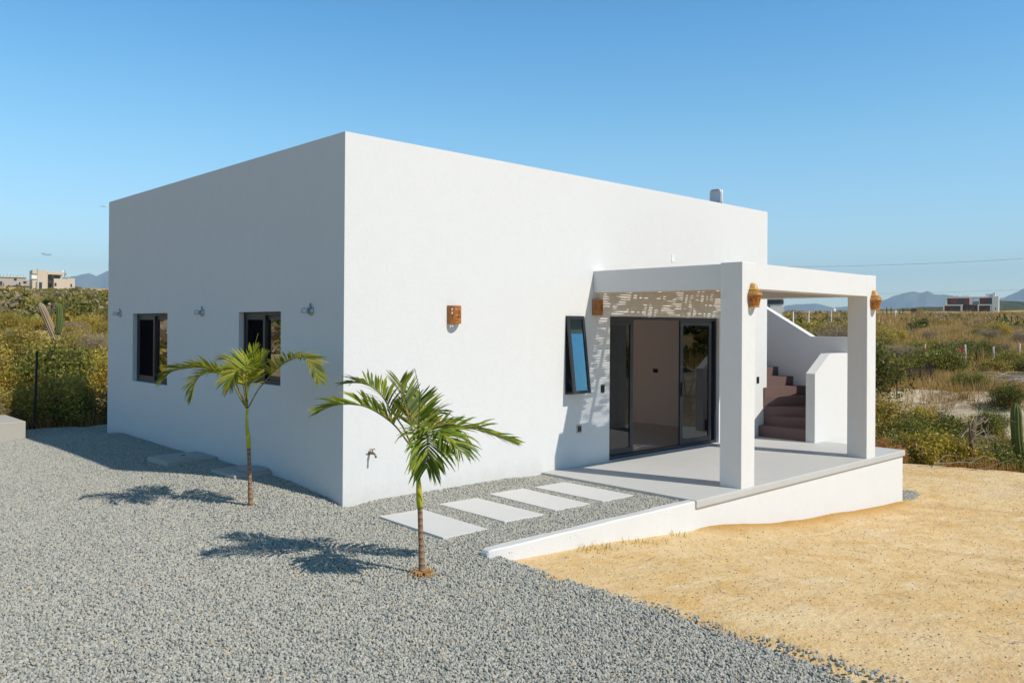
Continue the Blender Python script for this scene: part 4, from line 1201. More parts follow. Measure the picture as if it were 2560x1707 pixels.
# left slope, frame slice between bearing 11 and 19
dep = 17.3; nL = 0
while dep < 62 and nL < 120:
    az = 10.5
    while az < 19.5:
        a = az+R_rng.uniform(-.4, .4); d = dep+R_rng.uniform(-1, 1)*dep*.035
        p = W(a, d)
        if p.y > 10.6:
            k = pick({'olive': 6, 'green': 1.6, 'grey': 1.2 if d < 25 else 2.6, 'yellow': 1.4, 'rust': 1.6 if d < 20 else .2})
            s = R_rng.uniform(.60, 1.0)*(1 if dep < 30 else .86)
            if d < 20.5: s *= .72
            put_bush(k, p.x, p.y, s, 'L'); nL += 1
        az += math.degrees((1.75 if dep < 30 else 2.3)/(dep/.87))*R_rng.uniform(.8, 1.2)
    dep *= 1.075
for k in range(16):
    xx = -4.2+.36*k+R_rng.uniform(-.15, .15)
    put_bush(pick({'olive': 5, 'grey': 1.5, 'rust': 3, 'green': 1}), xx, 10.95+R_rng.uniform(-.15, .5), R_rng.uniform(.42, .62), 'L')
# hollow to the right
def bearing_px(u): return math.degrees(YAW+math.atan((u-1280)/FPX))
hollow = [(2335, 24.2, 'green', .95), (2372, 25.4, 'green', .8), (2405, 25.6, 'olive', .7), (2440, 24.8, 'green', .65), (2480, 25.6, 'green', .6), (2290, 25.6, 'green', .85), (2195, 20.3, 'rust', .8), (2240, 20.4, 'rust', .7), (2258, 20.6, 'olive', .55), (2290, 21.0, 'olive', .75), (2318, 21.2, 'green', .95), 
          (2330, 20.7, 'yellow', .95), (2365, 20.9, 'yellow', 1.05), (2392, 20.6, 'yellow', .9), (2425, 20.8, 'yellow', .95), (2450, 21.2, 'yellow', .75), (2345, 22.4, 'green', 1.0), (2400, 22.6, 'green', .9), (2440, 22.4, 'grey', .8),
          (2475, 21.4, 'grey', .7), (2495, 21.6, 'green', .85), (2530, 21.6, 'green', .8), (2555, 21.9, 'olive', .8), (2300, 24.2, 'green', 1.05), (2375, 25.0, 'green', .85), 
          (2420, 24.6, 'olive', .8), (2460, 24.2, 'green', .7), (2500, 24.6, 'olive', .6), (2540, 24.0, 'green', .55), (2310, 27.0, 'olive', .6), (2520, 27.0, 'green', .6),
          (2420, 29.5, 'green', .62), (2570, 22.6, 'green', .9), (2600, 21.8, 'olive', .9), (2480, 22.9, 'yellow', .55), (2450, 26.0, 'yellow', .5)]
for u, d, k, s in hollow:
    p = W(bearing_px(u), d); put_bush(k, p.x, p.y, s*.84, 'H')
# field
fieldb = [(2330, 40, 'green', 1.5), (2225, 40, 'olive', 1.0), (2205, 44, 'grey', 1.1), (2250, 52, 'grey', 1.6), (2215, 60, 'grey', 1.6), (2275, 62, 'grey', 1.5), (2300, 64, 'olive', 1.5), (2340, 66, 'olive', 1.7), (2362, 64, 'green', 1.4), (2385, 68, 'grey', 1.7),
          (2412, 62, 'green', 1.5), (2436, 64, 'green', 1.5), (2462, 62, 'green', 1.1), (2490, 40, 'olive', 1.0), (2520, 42, 'green', 1.0), (2548, 41, 'olive', 1.1), (2570, 40, 'green', 1.1), (2505, 66, 'grey', 1.2), (2552, 78, 'grey', 1.3),
          (2235, 84, 'olive', 1.5), (2325, 92, 'grey', 1.3), (2478, 88, 'grey', 1.9), (2500, 94, 'olive', 1.7), (2205, 76, 'olive', 1.7), (2260, 98, 'grey', 1.3), (2440, 104, 'green', 1.3), (2385, 112, 'olive', 1.1)]
for u, d, k, s in fieldb:
    p = W(bearing_px(u), d); put_bush(k, p.x, p.y, s*.74, 'F')
# rise behind the stairs
dep = 26
while dep < 95:
    u = 1900
    while u < 2200:
        p = W(bearing_px(u), dep*R_rng.uniform(.95, 1.05))
        put_bush(pick({'olive': 5, 'green': 2, 'grey': 2.5, 'rust': .4}), p.x, p.y, R_rng.uniform(.8, 1.25)*(1+.007*dep), 'P')
        u += (3.0 if dep < 50 else 3.6)*FPX/dep*R_rng.uniform(.75, 1.25)
    dep *= 1.17

# distant scrub, one mass
def far_scrub():
    Vs = []; Fs = []; off = 0
    rnd = np.random.default_rng(77)
    protos = []
    for k in range(6):
        nc = 16; th = rnd.uniform(0, 2*PI, nc); rad = np.sqrt(rnd.uniform(0, 1, nc))
        cen = np.stack([rad*np.cos(th), rad*np.sin(th), .25+.8*rnd.uniform(0, 1, nc)*np.sqrt(1-.8*rad**2)], 1)
        protos.append(leaf_cloud(rnd, cen, (.18, .18, .14), 150, .30, aspect=1.6))
    out = {m: ([], [], [0]) for m in ('leaf_olive', 'leaf_green', 'leaf_grey')}
    def add(x, y, z, s, m):
        v, f = protos[rnd.integers(0, 6)]
        a = rnd.uniform(0, 6.28); c, sn = math.cos(a), math.sin(a)
        vv = np.stack([v[:, 0]*c-v[:, 1]*sn, v[:, 0]*sn+v[:, 1]*c, v[:, 2]*rnd.uniform(.7, 1.1)], 1)*s + np.array([x, y, z-.1])
        L3 = out[m]; L3[0].append(vv); L3[1].append(f+L3[2][0]); L3[2][0] += len(vv)
    pts = []
    def region(az0, az1, d0, d1, n, smin, smax):
        a = np.radians(rnd.uniform(az0, az1, n)); d = np.sqrt(rnd.uniform(d0**2, d1**2, n))
        r = d/.885
        x = CAM.x+r*np.sin(a); y = CAM.y+r*np.cos(a); z = terrain(x, y)[0]
        dens = fbm(x, y, .02, 19, 3)
        for i in range(n):
            if dens[i] < -.17: continue
            s = rnd.uniform(smin, smax)
            add(x[i], y[i], z[i], s, ('leaf_olive', 'leaf_green', 'leaf_grey', 'leaf_olive')[rnd.integers(0, 4)])
    region(9, 20, 60, 150, 1100, .6, 1.15)
    region(9, 20, 150, 275, 800, .45, 1.0)
    region(9, 20, 290, 420, 160, .5, 1.0)
    region(-45, 9, 22, 160, 1100, 1.0, 1.9)
    region(66, 78, 118, 240, 210, .6, 1.5)
    region(66, 78, 240, 350, 260, .45, .95)
    region(66, 78, 385, 480, 200, .8, 1.6)
    region(58, 66.5, 90, 240, 700, 1.0, 2.0)
    region(78, 120, 24, 200, 420, .9, 1.7)
    nm = {'leaf_olive': 'olive_scrub', 'leaf_green': 'green_scrub', 'leaf_grey': 'grey_scrub'}
    for m, (v, f, _) in out.items():
        o = mesh_np(nm[m], np.concatenate(v), np.concatenate(f), MAT[m]); tag(o, kind='stuff')
far_scrub()

# dry grass
def grass_field(name, spots, mat, h0, h1, blades=9, spread=.16):
    rnd = np.random.default_rng(5)
    n = len(spots); S = np.repeat(np.asarray(spots), blades, 0)
    m = len(S)
    p = S[:, :3].copy(); sc_ = S[:, 3:4]
    p[:, :2] += rnd.normal(0, spread, (m, 2))*sc_
    a = rnd.uniform(0, 2*PI, m); lean = rnd.normal(0, .28, (m, 2))
    h = rnd.uniform(h0, h1, m)[:, None]*sc_
    w = .0085*(.6+.8*rnd.random((m, 1)))*np.maximum(1, sc_**1.3)
    side = np.stack([np.cos(a), np.sin(a), np.zeros(m)], 1)*w
    tip = p+np.concatenate([lean*h, h], 1)
    mid = p*.5+tip*.5; mid[:, 2] += .08*h[:, 0]
    V = np.stack([p-side, p+side, mid+side*.8, mid-side*.8, tip+side*.2, tip-side*.2], 1).reshape(-1, 3)
    b = np.arange(m)*6
    F = np.concatenate([np.stack([b, b+1, b+2, b+3], 1), np.stack([b+3, b+2, b+4, b+5], 1)])
    return tag(mesh_np(name, V, F, mat), kind='stuff')
def spots(az0, az1, d0, d1, n, s0, s1, seed, thr=-.1, fs=.12):
    rnd = np.random.default_rng(seed)
    a = np.radians(rnd.uniform(az0, az1, n)); d = np.sqrt(rnd.uniform(d0**2, d1**2, n)); r = d/.885
    x = CAM.x+r*np.sin(a); y = CAM.y+r*np.cos(a); z = terrain(x, y)[0]
    k = fbm(x, y, fs, seed, 3) > thr
    return np.stack([x, y, z, rnd.uniform(s0, s1, n)], 1)[k]
sp_ = np.concatenate([spots(60, 78, 27.5, 60, 9500, .5, 1.05, 1), spots(60, 78, 60, 130, 7500, 1.2, 2.2, 2), spots(60, 78, 130, 300, 3500, 2, 4, 3), spots(10, 19, 24, 120, 1500, 1, 2, 4, .0), spots(78, 110, 24, 90, 3500, 1, 2, 8)])
grass_field('dry_grass', sp_, MAT['grass'], .25, .6)
sp2 = np.concatenate([spots(63, 78, 19.2, 20.6, 230, .2, .55, 6, .0, .5), spots(64.5, 68.5, 20.0, 21.2, 90, .6, 1.1, 7, -.3), ])
x = rng.uniform(-4, .9, 240); y = 10.45+np.abs(rng.normal(0, .45, 240)); 
sp3 = np.stack([x, y, terrain(x, y)[0], rng.uniform(.25, .6, 240)], 1)
grass_field('dry_weeds', np.concatenate([sp2, sp3]), MAT['leaf_rust'], .3, .75, 8, .12)

def tiny_weeds(name, n, clumps, mat, hmax, seed, flat=0.0):
    rnd = np.random.default_rng(seed); c = np.asarray(clumps)[rnd.integers(0, len(clumps), n)]
    x = c[:, 0]+rnd.normal(0, .07, n); y = c[:, 1]+rnd.normal(0, .07, n); z = terrain(x, y)[0]
    p = np.stack([x, y, z], 1); a = rnd.uniform(0, 6.28, n); h = rnd.uniform(.3, 1, n)*hmax
    d = np.stack([np.cos(a)*(.6+flat*3), np.sin(a)*(.6+flat*3), np.full(n, 1-flat*.9)], 1)*h[:, None]
    w = np.stack([-np.sin(a), np.cos(a), np.zeros(n)], 1)*.0035
    V = np.stack([p-w, p+w, p+d+w*.3, p+d-w*.3], 1).reshape(-1, 3); F = np.arange(4*n).reshape(-1, 4)
    return tag(mesh_np(name, V, F, mat), kind='stuff')
tiny_weeds('sand_weeds', 160, [(1.2, -2.86), (1.5, -2.9), (1.95, -2.84), (2.2, -2.95), (2.9, -2.86), (1.35, -2.84)], MAT['leaf_olive'], .075, 3)
xq = rng.uniform(.6, 15, 160); yq = rng.uniform(-8.5, -2.9, 160)
tiny_weeds('sand_straw', 380, np.stack([xq, yq], 1), MAT['bark'], .09, 4, .9)

# ------------------------------------------------------------------ cacti, posts, dead wood
def cactus_arm(bm, P, r, ribs=11):
    pts, L = resample(P, 26)
    rings = []
    prev = None
    for i, p in enumerate(pts):
        d = (pts[min(i+1, 25)]-pts[max(i-1, 0)]).normalized()
        a = d.orthogonal().normalized() if prev is None else (prev-d*prev.dot(d)).normalized()
        prev = a; b = d.cross(a)
        u = i/25
        rad = r*(.82+.18*min(1, u*5))*(1 if u < .86 else math.sqrt(max(0, 1-((u-.86)/.145)**2)))
        rad = max(rad, .002)
        rings.append([bm.verts.new(p+(a*math.cos(2*PI*k/(ribs*2))+b*math.sin(2*PI*k/(ribs*2)))*rad*(1 if k % 2 == 0 else .80)) for k in range(ribs*2)])
    n = ribs*2
    for x, y in zip(rings, rings[1:]):
        for k in range(n): bm.faces.new((x[k], x[(k+1) % n], y[(k+1) % n], y[k]))
    bm.faces.new(rings[-1])
def cactus(name, pos, arms, label, group=None, mat='cactus', rz=0):
    e = empty(name, pos, label, 'cactus', group, rz)
    for nm, P, r, m in arms:
        bm = bmesh.new(); cactus_arm(bm, P, r)
        obj_bm(nm, bm, MAT[m], e)
    return e
az = bearing_px(135*1.0884)
pb = W(az, 40)
lx = Vector((math.cos(math.radians(az)), -math.sin(math.radians(az)), 0))   # rightwards as seen from the plot
def LP(dx, dz, dy=0): v = lx*dx+Vector((math.sin(math.radians(az)), math.cos(math.radians(az)), 0))*dy; return (v.x, v.y, dz)
top_z = CAM.z+40*(797.9-748)/FPX
base_z = pb.z
hh = top_z-base_z
cactus('leaning_cactus', pb, [('stem', [LP(.08, -.2), LP(-.12, hh*.25), LP(-.38, hh*.55), LP(-.62, hh*.82), LP(-.80, hh)], .17, 'cactus_dry'),
       ('arm', [LP(-.22, hh*.40), LP(-.02, hh*.44, -.05), LP(.05, hh*.6, -.08), LP(.03, hh*.8, -.08), LP(-.02, hh*1.0, -.08)], .155, 'cactus')],
       'leaning forked cactus with a bleached trunk standing above the scrub')
def clump(u, d, n, h, spread, label, group='cactus clumps in the scrub', r=.11, seed=0, hfac=1.0):
    p = W(bearing_px(u), d); rn = random.Random(seed+int(u))
    arms = []
    for k in range(n):
        x = (k/(max(1, n-1))-.5)*spread+rn.uniform(-.1, .1); y = rn.uniform(-.3, .3)*spread*.5; z = h*rn.uniform(.6, 1.05)
        arms.append(('arm', [(x*.3, y*.3, -.2), (x*.8, y*.8, z*.2), (x, y, z*.5), (x*1.04, y, z)], r, 'cactus'))
    return cactus('cactus_clump', p, arms, label, group, rz=-math.radians(bearing_px(u)))
clump(180, 82, 7, 1.9, 1.5, 'pale many-stemmed cactus clump in the scrub right of the leaning cactus', r=.07)
clump(2275, 118, 4, 1.5, .9, 'dark low cactus clump in the dry field below the grey roof', r=.11)
clump(2510, 130, 7, 2.6, 1.8, 'dark candelabra cactus clump below the hill beside the modern house', r=.12)
clump(2232, 235, 6, 3.4, 5, 'tall dark cactus clump on the skyline by the white post', r=.14)
p = W(bearing_px(2560), 21.6)
z1 = CAM.z+21.6*(813-997)/FPX
cactus('column_cactus', (p.x, p.y, p.z), [('stem', [(.12, -.3, -.2), (-.02, .02, (z1-p.z)*.3), (-.16, .10, (z1-p.z)*.6), (-.22, .12, (z1-p.z))], .135, 'cactus')], 'single green column cactus leaning at the edge of the hollow')

def post(pos, h, r, mat, label, cat='fence post', group=None, lean=(0, 0), name='fence_post', n=8, wob=.02):
    bm = bmesh.new()
    pts = [(lean[0]*t+random.uniform(-wob, wob)*(0 < t < 1), lean[1]*t+random.uniform(-wob, wob)*(0 < t < 1), -.25+(h+.25)*t) for t in (0, .35, .7, 1)]
    tube(bm, pts, [r*1.1, r, r*.95, r*.85], n)
    o = obj_bm(name, bm, mat, None, n > 6); o.location = pos
    return tag(o, label, cat, group)
post((-.735, 10.55, .0), 1.62, .03, MAT['post_black'], 'black steel fence post standing at the edge of the scrub left of the house', lean=(.05, .02), n=4, wob=.0)
for u, d, h, r, ln, lab in ((2312, 50, 1.75, .07, (.03, 0), 'weathered wooden fence post with a pink cloth on it'), (2412, 56, 1.75, .09, (.05, 0), 'thick grey wooden fence post in front of a dark green shrub'),
                        (2484, 57, 1.55, .08, (-.03, 0), 'pale wooden fence post in the dry field, under the candelabra cactus'), (2546, 58, 1.7, .08, (.35, 0), 'crooked wooden fence post leaning at the side of the field')):
    p = W(bearing_px(u), d); post(p, h, r, MAT['deadwood'], lab, group='wooden fence posts across the field', lean=ln)
for u, d, h, lab in ((2243, 29.0, 1.55, 'thin black stake on top of the pale bank'), (2443, 47, 1.75, 'thin black steel fence post in the open dry grass')):
    p = W(bearing_px(u), d); post(p, h, .022, MAT['post_black'], lab, group='thin steel posts', n=4, wob=0)
p = W(bearing_px(2310), 49.8)
bm = bmesh.new(); box(bm, -.12, .12, -.05, .05, -.18, .16, .03)
for v in bm.verts: v.co += Vector((random.uniform(-.02, .02), random.uniform(-.02, .02), random.uniform(-.02, .02)))
o = obj_bm('pink_cloth', bm, MAT['pink'], None, True); o.location = p+Vector((-.10, -.08, 1.35)); tag(o, 'pink cloth tied to a wooden fence post', 'cloth')
p = W(bearing_px(2393), 60)
v, f = leaf_cloud(np.random.default_rng(3), np.array([[0, 0, .1], [.1, 0, .2], [-.08, .02, .22]]), (.09, .09, .07), 110, .07)
o = mesh_np('red_blossom', v, f, MAT['pink']); o.location = p+Vector((0, -.3, 1.0)); tag(o, 'bright red blossom cluster on a green shrub in the field', 'flower')

# dead branch pile and dark netting
def branch_pile(name, pos, n, ln, label, cat, mat, hgt=.6, az_=0, rad=.018):
    bm = bmesh.new(); rn = random.Random(8)
    for k in range(n):
        a = az_+rn.gauss(0, .35); c = Vector((rn.gauss(0, ln*.22), rn.gauss(0, .35), abs(rn.gauss(.15, hgt*.5))))
        d = Vector((math.cos(a), math.sin(a)*.6, rn.gauss(.10, .12))).normalized(); l = ln*rn.uniform(.4, .9)
        m = c+Vector((0, 0, rn.uniform(-.1, .15)))
        tube(bm, [c-d*l/2, m, c+d*l/2], [rad*rn.uniform(.6, 1.5), rad, rad*.4], 5, False)
    o = obj_bm(name, bm, mat); o.location = pos
    return tag(o, label, cat)
branch_pile('branch_pile', W(bearing_px(2545), 31), 90, 2.6, 'heap of bleached dead branches lying on top of the bank', 'branches', MAT['deadwood'], .45, -1.25, .014)
branch_pile('fallen_branch', W(bearing_px(2385), 19.4), 6, 1.5, 'thin dead branches lying on the far sand edge', 'branches', MAT['bark'], .05, -1.1, .009)
p = W(bearing_px(2290), 33)
bm = bmesh.new()
for k in range(7):
    z = .05+.075*k
    tube(bm, [(-.7, .05*k, z*.7), (-.2, .05*k, z+.02), (.3, .05*k, z+.08), (.65, .05*k, z+.14)], .028, 5, False)
for k in range(4): tube(bm, [(-.6+.38*k, 0, -.1), (-.6+.38*k, .3, .5+.03*k)], .02, 5, False)
o = obj_bm('slatted_hurdle', bm, MAT['netting']); o.location = p; o.rotation_euler = (0, 0, -math.radians(bearing_px(2290))); tag(o, 'dark slatted hurdle leaning beside a green shrub', 'fence panel')
# crooked small tree in the hollow
tr = empty('small_tree', W(bearing_px(2432), 20.2), 'small crooked brown-trunked tree with bare grey twigs at the sand edge', 'tree')
bm = bmesh.new()
tube(bm, [(0, 0, -.2), (.03, .02, .35), (.10, .05, .8), (.16, .08, 1.05)], [.085, .075, .065, .05], 8)
tube(bm, [(.10, .05, .8), (-.15, 0, 1.15), (-.4, -.05, 1.6)], [.045, .03, .012], 6); tube(bm, [(.16, .08, 1.05), (.4, .1, 1.35), (.85, .0, 1.55), (1.3, -.1, 1.2)], [.045, .035, .02, .008], 6)
obj_bm('trunk', bm, MAT['brown_paint'], tr, True)
bm = bmesh.new(); rn = random.Random(4)
for k in range(40):
    b = Vector((rn.uniform(-.3, 1.2), rn.gauss(0, .2), rn.uniform(.9, 1.5))); e = b+Vector((rn.gauss(.1, .4), rn.gauss(0, .35), rn.gauss(.1, .35)))
    tube(bm, [b, b.lerp(e, .5)+Vector((0, 0, .06)), e], [.007, .004, .002], 4, False)
obj_bm('crown', bm, MAT['deadwood'], tr)

# ------------------------------------------------------------------ far buildings
def bpart(name, parent, mat, boxes):
    bm = bmesh.new()
    for b in boxes: box(bm, *b)
    return obj_bm(name, bm, MAT[mat], parent)
# beige house on the left
p = W(bearing_px(80), 285, 12.9)
bh = empty('beige_house', p, 'unpainted beige two-storey house standing on the left skyline', 'house', rz=-math.radians(bearing_px(110))+.12)
bpart('wall', bh, 'beige', [(0, 4.6, 0, 8, 0, 7.35), (4.6, 9.6, 4.2, 8, 0, 7.1), (6.4, 12.9, -.6, 8.01, 0, 4.6), (10.6, 12.9, -.58, 3, 4.6, 4.85), (4.6, 9.4, -.1, 4.2, 6.0, 6.9)])
bpart('balcony', bh, 'white_far', [(-.25, 1.7, -.35, -.02, 4.25, 4.4), (-.25, 1.7, -.35, -.3, 4.4, 5.6)])
for b in ((-.05, 1.6, -.03, .06, 4.4, 5.95), (2.0, 2.9, -.04, .06, .9, 3.2), (1.05, 1.25, -.04, .06, .6, 3.2), (4.9, 6.2, 4.16, 4.3, .2, 3.0), (5.0, 6.4, 4.16, 4.3, 4.3, 5.9), (7.0, 8.9, 4.16, 4.3, 4.7, 5.9), (11.5, 12.0, -.66, -.5, 1.9, 2.9), (6.6, 7.2, -.66, -.5, 2.0, 3.1), (-.04, .06, 2.4, 5.6, 4.2, 6.0)):
    f = bpart('window', bh, 'dark_glass', [b])
bpart('parapet', bh, 'white_far', [(-2.6, 5.4, -3.2, -3.05, -.8, .55), (6.6, 15.4, -3.2, -3.05, -.8, .35)])
bpart('roof_tank', bh, 'white_far', [(9.4, 9.9, 3, 3.6, 7.1, 7.7)])
# unfinished grey building
p = W(bearing_px(-12), 350, 16.9)
ub = empty('unfinished_building', p, 'unfinished grey block building with reinforcing rods at the left edge of the skyline', 'building', rz=-math.radians(bearing_px(30)))
bpart('wall', ub, 'greyblock', [(0, 11.0, 0, 8, 0, 4.4), (11.0, 14.6, .5, 7, 0, 3.6), (3, 5.5, -.6, 0, 0, 2.4)])
bpart('roof', ub, 'beige', [(-.3, 11.2, -.4, 8.2, 4.4, 4.7)])
for b in ((6.6, 7.6, -.05, .05, 3.0, 4.0), (10.0, 11.2, -.06, .05, 1.9, 2.9), (1.5, 2.4, -.05, .05, 1.0, 2.6), (8.4, 9.0, -.05, .05, .3, 2.4)): bpart('window', ub, 'dark_glass', [b])
bm = bmesh.new()
for k in range(9): tube(bm, [(1.2*k+.5, .1, 4.6), (1.2*k+.5+random.uniform(-.1, .1), .1, 5.6+random.uniform(0, .4))], .05, 4)
obj_bm('reinforcing_rods', bm, MAT['rubber'], ub)
# low grey wall in the scrub
p = W(bearing_px(96), 118); zw = CAM.z+118*(798-748)/FPX
o = empty('ruined_wall', (p.x, p.y, zw-1.0), 'low roofless grey block hut showing above the scrub behind the leaning cactus', 'ruin', rz=-math.radians(bearing_px(96))+.1)
bpart('wall', o, 'greyblock', [(-2.1, 2.4, 0, .25, -1, .9), (-2.35, -2.1, 0, 3, -1, .95), (2.4, 2.65, 0, 3, -1, .8)])
# power poles
def pole(u, vtop, d, base, label):
    p = W(bearing_px(u), d, base); top = CAM.z+d*(798.6-.0064*u*0-vtop)/FPX
    e = empty('power_pole', p, label, 'pole', 'power poles on the left skyline', rz=-math.radians(bearing_px(u)))
    bm = bmesh.new(); tube(bm, [(0, 0, -1), (0, 0, top-base)], [.16, .11], 8); obj_bm('mast', bm, MAT['greyblock'], e)
    return e, top-base
e, h = pole(92.5, 663, 262, 11.3, 'thin grey pole standing in front of the beige house')
bpart('crossarm', e, 'greyblock', [(-.5, .5, -.05, .05, h-.6, h-.5)])
e, h = pole(161, 664, 330, 15.5, 'power pole with a transformer rising behind the beige house')
bpart('crossarm', e, 'greyblock', [(-.9, .9, -.06, .06, h-1.0, h-.85)])
bm = bmesh.new(); tube(bm, [(.35, -.3, h-2.4), (.35, -.3, h-1.5)], .3, 10); obj_bm('transformer', bm, MAT['greyblock'], e)
# left-hand vehicles, tree and shack
def car(pos, rz, mat, label, h=1.5, ln=4.4):
    e = empty('parked_car', pos, label, 'car', 'cars parked by the far buildings', rz)
    bm = bmesh.new(); prism_xz(bm, [(-ln/2, .35), (-ln/2, .85), (-ln*.28, .95), (-ln*.16, h), (ln*.22, h), (ln*.34, .98), (ln/2, .88), (ln/2, .35)], -.85, .85)
    obj_bm('body', bm, MAT[mat], e)
    bm = bmesh.new(); prism_xz(bm, [(-ln*.24, .98), (-ln*.15, h-.08), (ln*.2, h-.08), (ln*.3, 1.0)], -.87, .87); obj_bm('window', bm, MAT['dark_glass'], e)
    for x in (-ln*.3, ln*.3):
        for y in (-.8, .8):
            bm = bmesh.new(); tube(bm, [(x, y-.1, .32), (x, y+.1, .32)], .32, 14); obj_bm('wheel', bm, MAT['rubber'], e)
    return e
zc_ = CAM.z+330*(798-712)/FPX
car(W(bearing_px(37), 330, zc_-.35), -math.radians(13), 'car_dark', 'dark parked car in front of the unfinished building')
zc_ = CAM.z+300*(797.5-721)/FPX
car(W(bearing_px(244), 300, zc_-.35), -math.radians(17)+PI, 'car_white', 'white parked car on bare ground right of the beige house', 1.35)
def far_tree(u, d, r, h, label, zbase):
    e = empty('leafy_tree', W(bearing_px(u), d, zbase), label, 'tree')
    bm = bmesh.new(); tube(bm, [(0, 0, -.5), (.1, 0, h*.4), (0, .1, h*.6)], [.2, .15, .08], 6); obj_bm('trunk', bm, MAT['bark'], e)
    rnd = np.random.default_rng(int(u)); nc = 40; th = rnd.uniform(0, 6.28, nc); rd = r*np.sqrt(rnd.uniform(0, 1, nc))
    cen = np.stack([rd*np.cos(th), rd*np.sin(th), h*.3+h*.65*rnd.uniform(0, 1, nc)*np.sqrt(1-.85*(rd/r)**2)], 1)
    v, f = leaf_cloud(rnd, cen, (.25, .25, .25), 2400, .28); mesh_np('crown', v, f, MAT['leaf_green'], e)
far_tree(181, 292, 1.3, 3.3, 'round dark green tree beside the beige house', CAM.z+292*(797.5-728)/FPX-.4)
p = W(bearing_px(190.5), 280, CAM.z+280*(797.5-732)/FPX)
o = empty('wooden_shack', p, 'dark brown plank shack right of the beige house', 'shack', rz=-math.radians(bearing_px(191)))
bpart('wall', o, 'brown_paint', [(0, 2.1, 0, 2, -.5, 1.75), (.3, .55, -.12, 0, -.5, 1.9), (1.2, 1.4, -.12, 0, -.5, 1.8)]); bpart('roof', o, 'beige', [(-.2, 2.3, -.3, 2.2, 1.76, 1.86)])

# modern two-storey house on the right
d = 370; s = d/FPX/14.7*1.0
zb = CAM.z+d*(812.3-(710+930/14.7))/FPX
p = W(bearing_px(2340+280/14.7), d, zb)
mh = empty('modern_house', p, 'modern two-storey house with brown walls and white frames on the right skyline', 'house', rz=-math.radians(bearing_px(2420))-.05)
def mx(a): return (a-280)*s
def mz(b): return (930-b)*s
def mbox(a0, a1, b0, b1, y0, y1): return (mx(a0), mx(a1), y0, y1, mz(b1), mz(b0))
bpart('wall', mh, 'brick_red', [mbox(370, 1110, 385, 640, .3, 7), mbox(1430, 1825, 380, 640, .3, 7), mbox(300, 830, 640, 960, 1.6, 7), mbox(885, 1380, 640, 960, 2.6, 7), mbox(1380, 1825, 640, 960, 1.6, 7)])
bpart('frame', mh, 'white_far', [mbox(345, 1860, 345, 388, -.5, 7.2), mbox(345, 395, 388, 625, -.5, 7.1), mbox(1110, 1210, 388, 625, -.4, 3.4), mbox(265, 905, 620, 665, -1.6, 1.5), mbox(835, 888, 665, 985, -1.6, -1.0), mbox(272, 315, 665, 985, -1.6, -1.0),
      mbox(1375, 1828, 620, 662, -1.6, 1.5), mbox(1378, 1420, 662, 985, -1.6, -1.0), mbox(1770, 1812, 662, 985, -1.55, -1.0), mbox(1415, 1432, 388, 625, -.3, 4)])
bpart('end_wall', mh, 'white_far', [mbox(1826, 2032, 338, 985, -1.9, 7.4), mbox(1850, 1925, 215, 338, -1.6, 2.4), mbox(1610, 1850, 240, 346, 1.5, 5)])
for q in ((420, 520, 440, 560, .25), (720, 940, 440, 625, .22), (1640, 1790, 430, 625, .22), (480, 820, 700, 880, 1.5), (960, 1080, 700, 960, 2.5), (1115, 1255, 700, 960, 2.48), (1620, 1750, 700, 880, 1.5)):
    bpart('window', mh, 'dark_glass', [mbox(q[0], q[1], q[2], q[3], q[4], q[4]+.3)])
bpart('window', mh, 'dark_glass', [mbox(1925, 1950, 735, 830, -1.95, -1.7)])
bm = bmesh.new()
for x0_, x1_ in ((395, 590), (690, 760), (880, 1110)):
    for k in range(int((x1_-x0_)/22)): tube(bm, [(mx(x0_+22*k), .5, mz(345)), (mx(x0_+22*k)+.1, .5, mz(292)+random.uniform(-.15, .15))], .07, 4)
obj_bm('railing', bm, MAT['greyblock'], mh)
# small things on the right skyline
def zat(d, v, u): return CAM.z+d*(805.8+.0064*(u-1280)-v)/FPX
p = W(bearing_px(2277), 262, zat(262, 772, 2290))
o = empty('yellow_shed', p, 'small shed with one yellow wall and a dark brown wall on the right skyline', 'shed', rz=-math.radians(bearing_px(2290)))
bpart('wall', o, 'yellow_paint', [(1.65, 3.5, 0, 2.4, -.6, 1.15)]); bpart('annex', o, 'brown_paint', [(0, 1.64, .2, 2.4, -.6, 1.1)]); bpart('roof', o, 'tin', [(-.15, 3.65, -.15, 2.5, 1.151, 1.28)])
p = W(bearing_px(2281), 225, zat(225, 782, 2300))
o = empty('low_building', p, 'long low grey-roofed building below the yellow shed', 'building', rz=-math.radians(bearing_px(2310)))
bpart('wall', o, 'tin', [(0, 7.7, 0, 4, -.8, .62)]); bpart('roof', o, 'tin', [(-.15, 7.9, -.15, 4.2, .621, .78)])
p = W(bearing_px(2238), 215)
bm = bmesh.new(); box(bm, -.14, .14, -.14, .14, -.5, 1.75, .02); box(bm, -.24, .24, -.2, .2, 1.2, 1.76, .02)
o = obj_bm('white_marker', bm, MAT['white_far']); o.location = (p.x, p.y, zat(215, 784, 2238)); tag(o, 'white marker pillar among cacti on the right skyline', 'pillar')
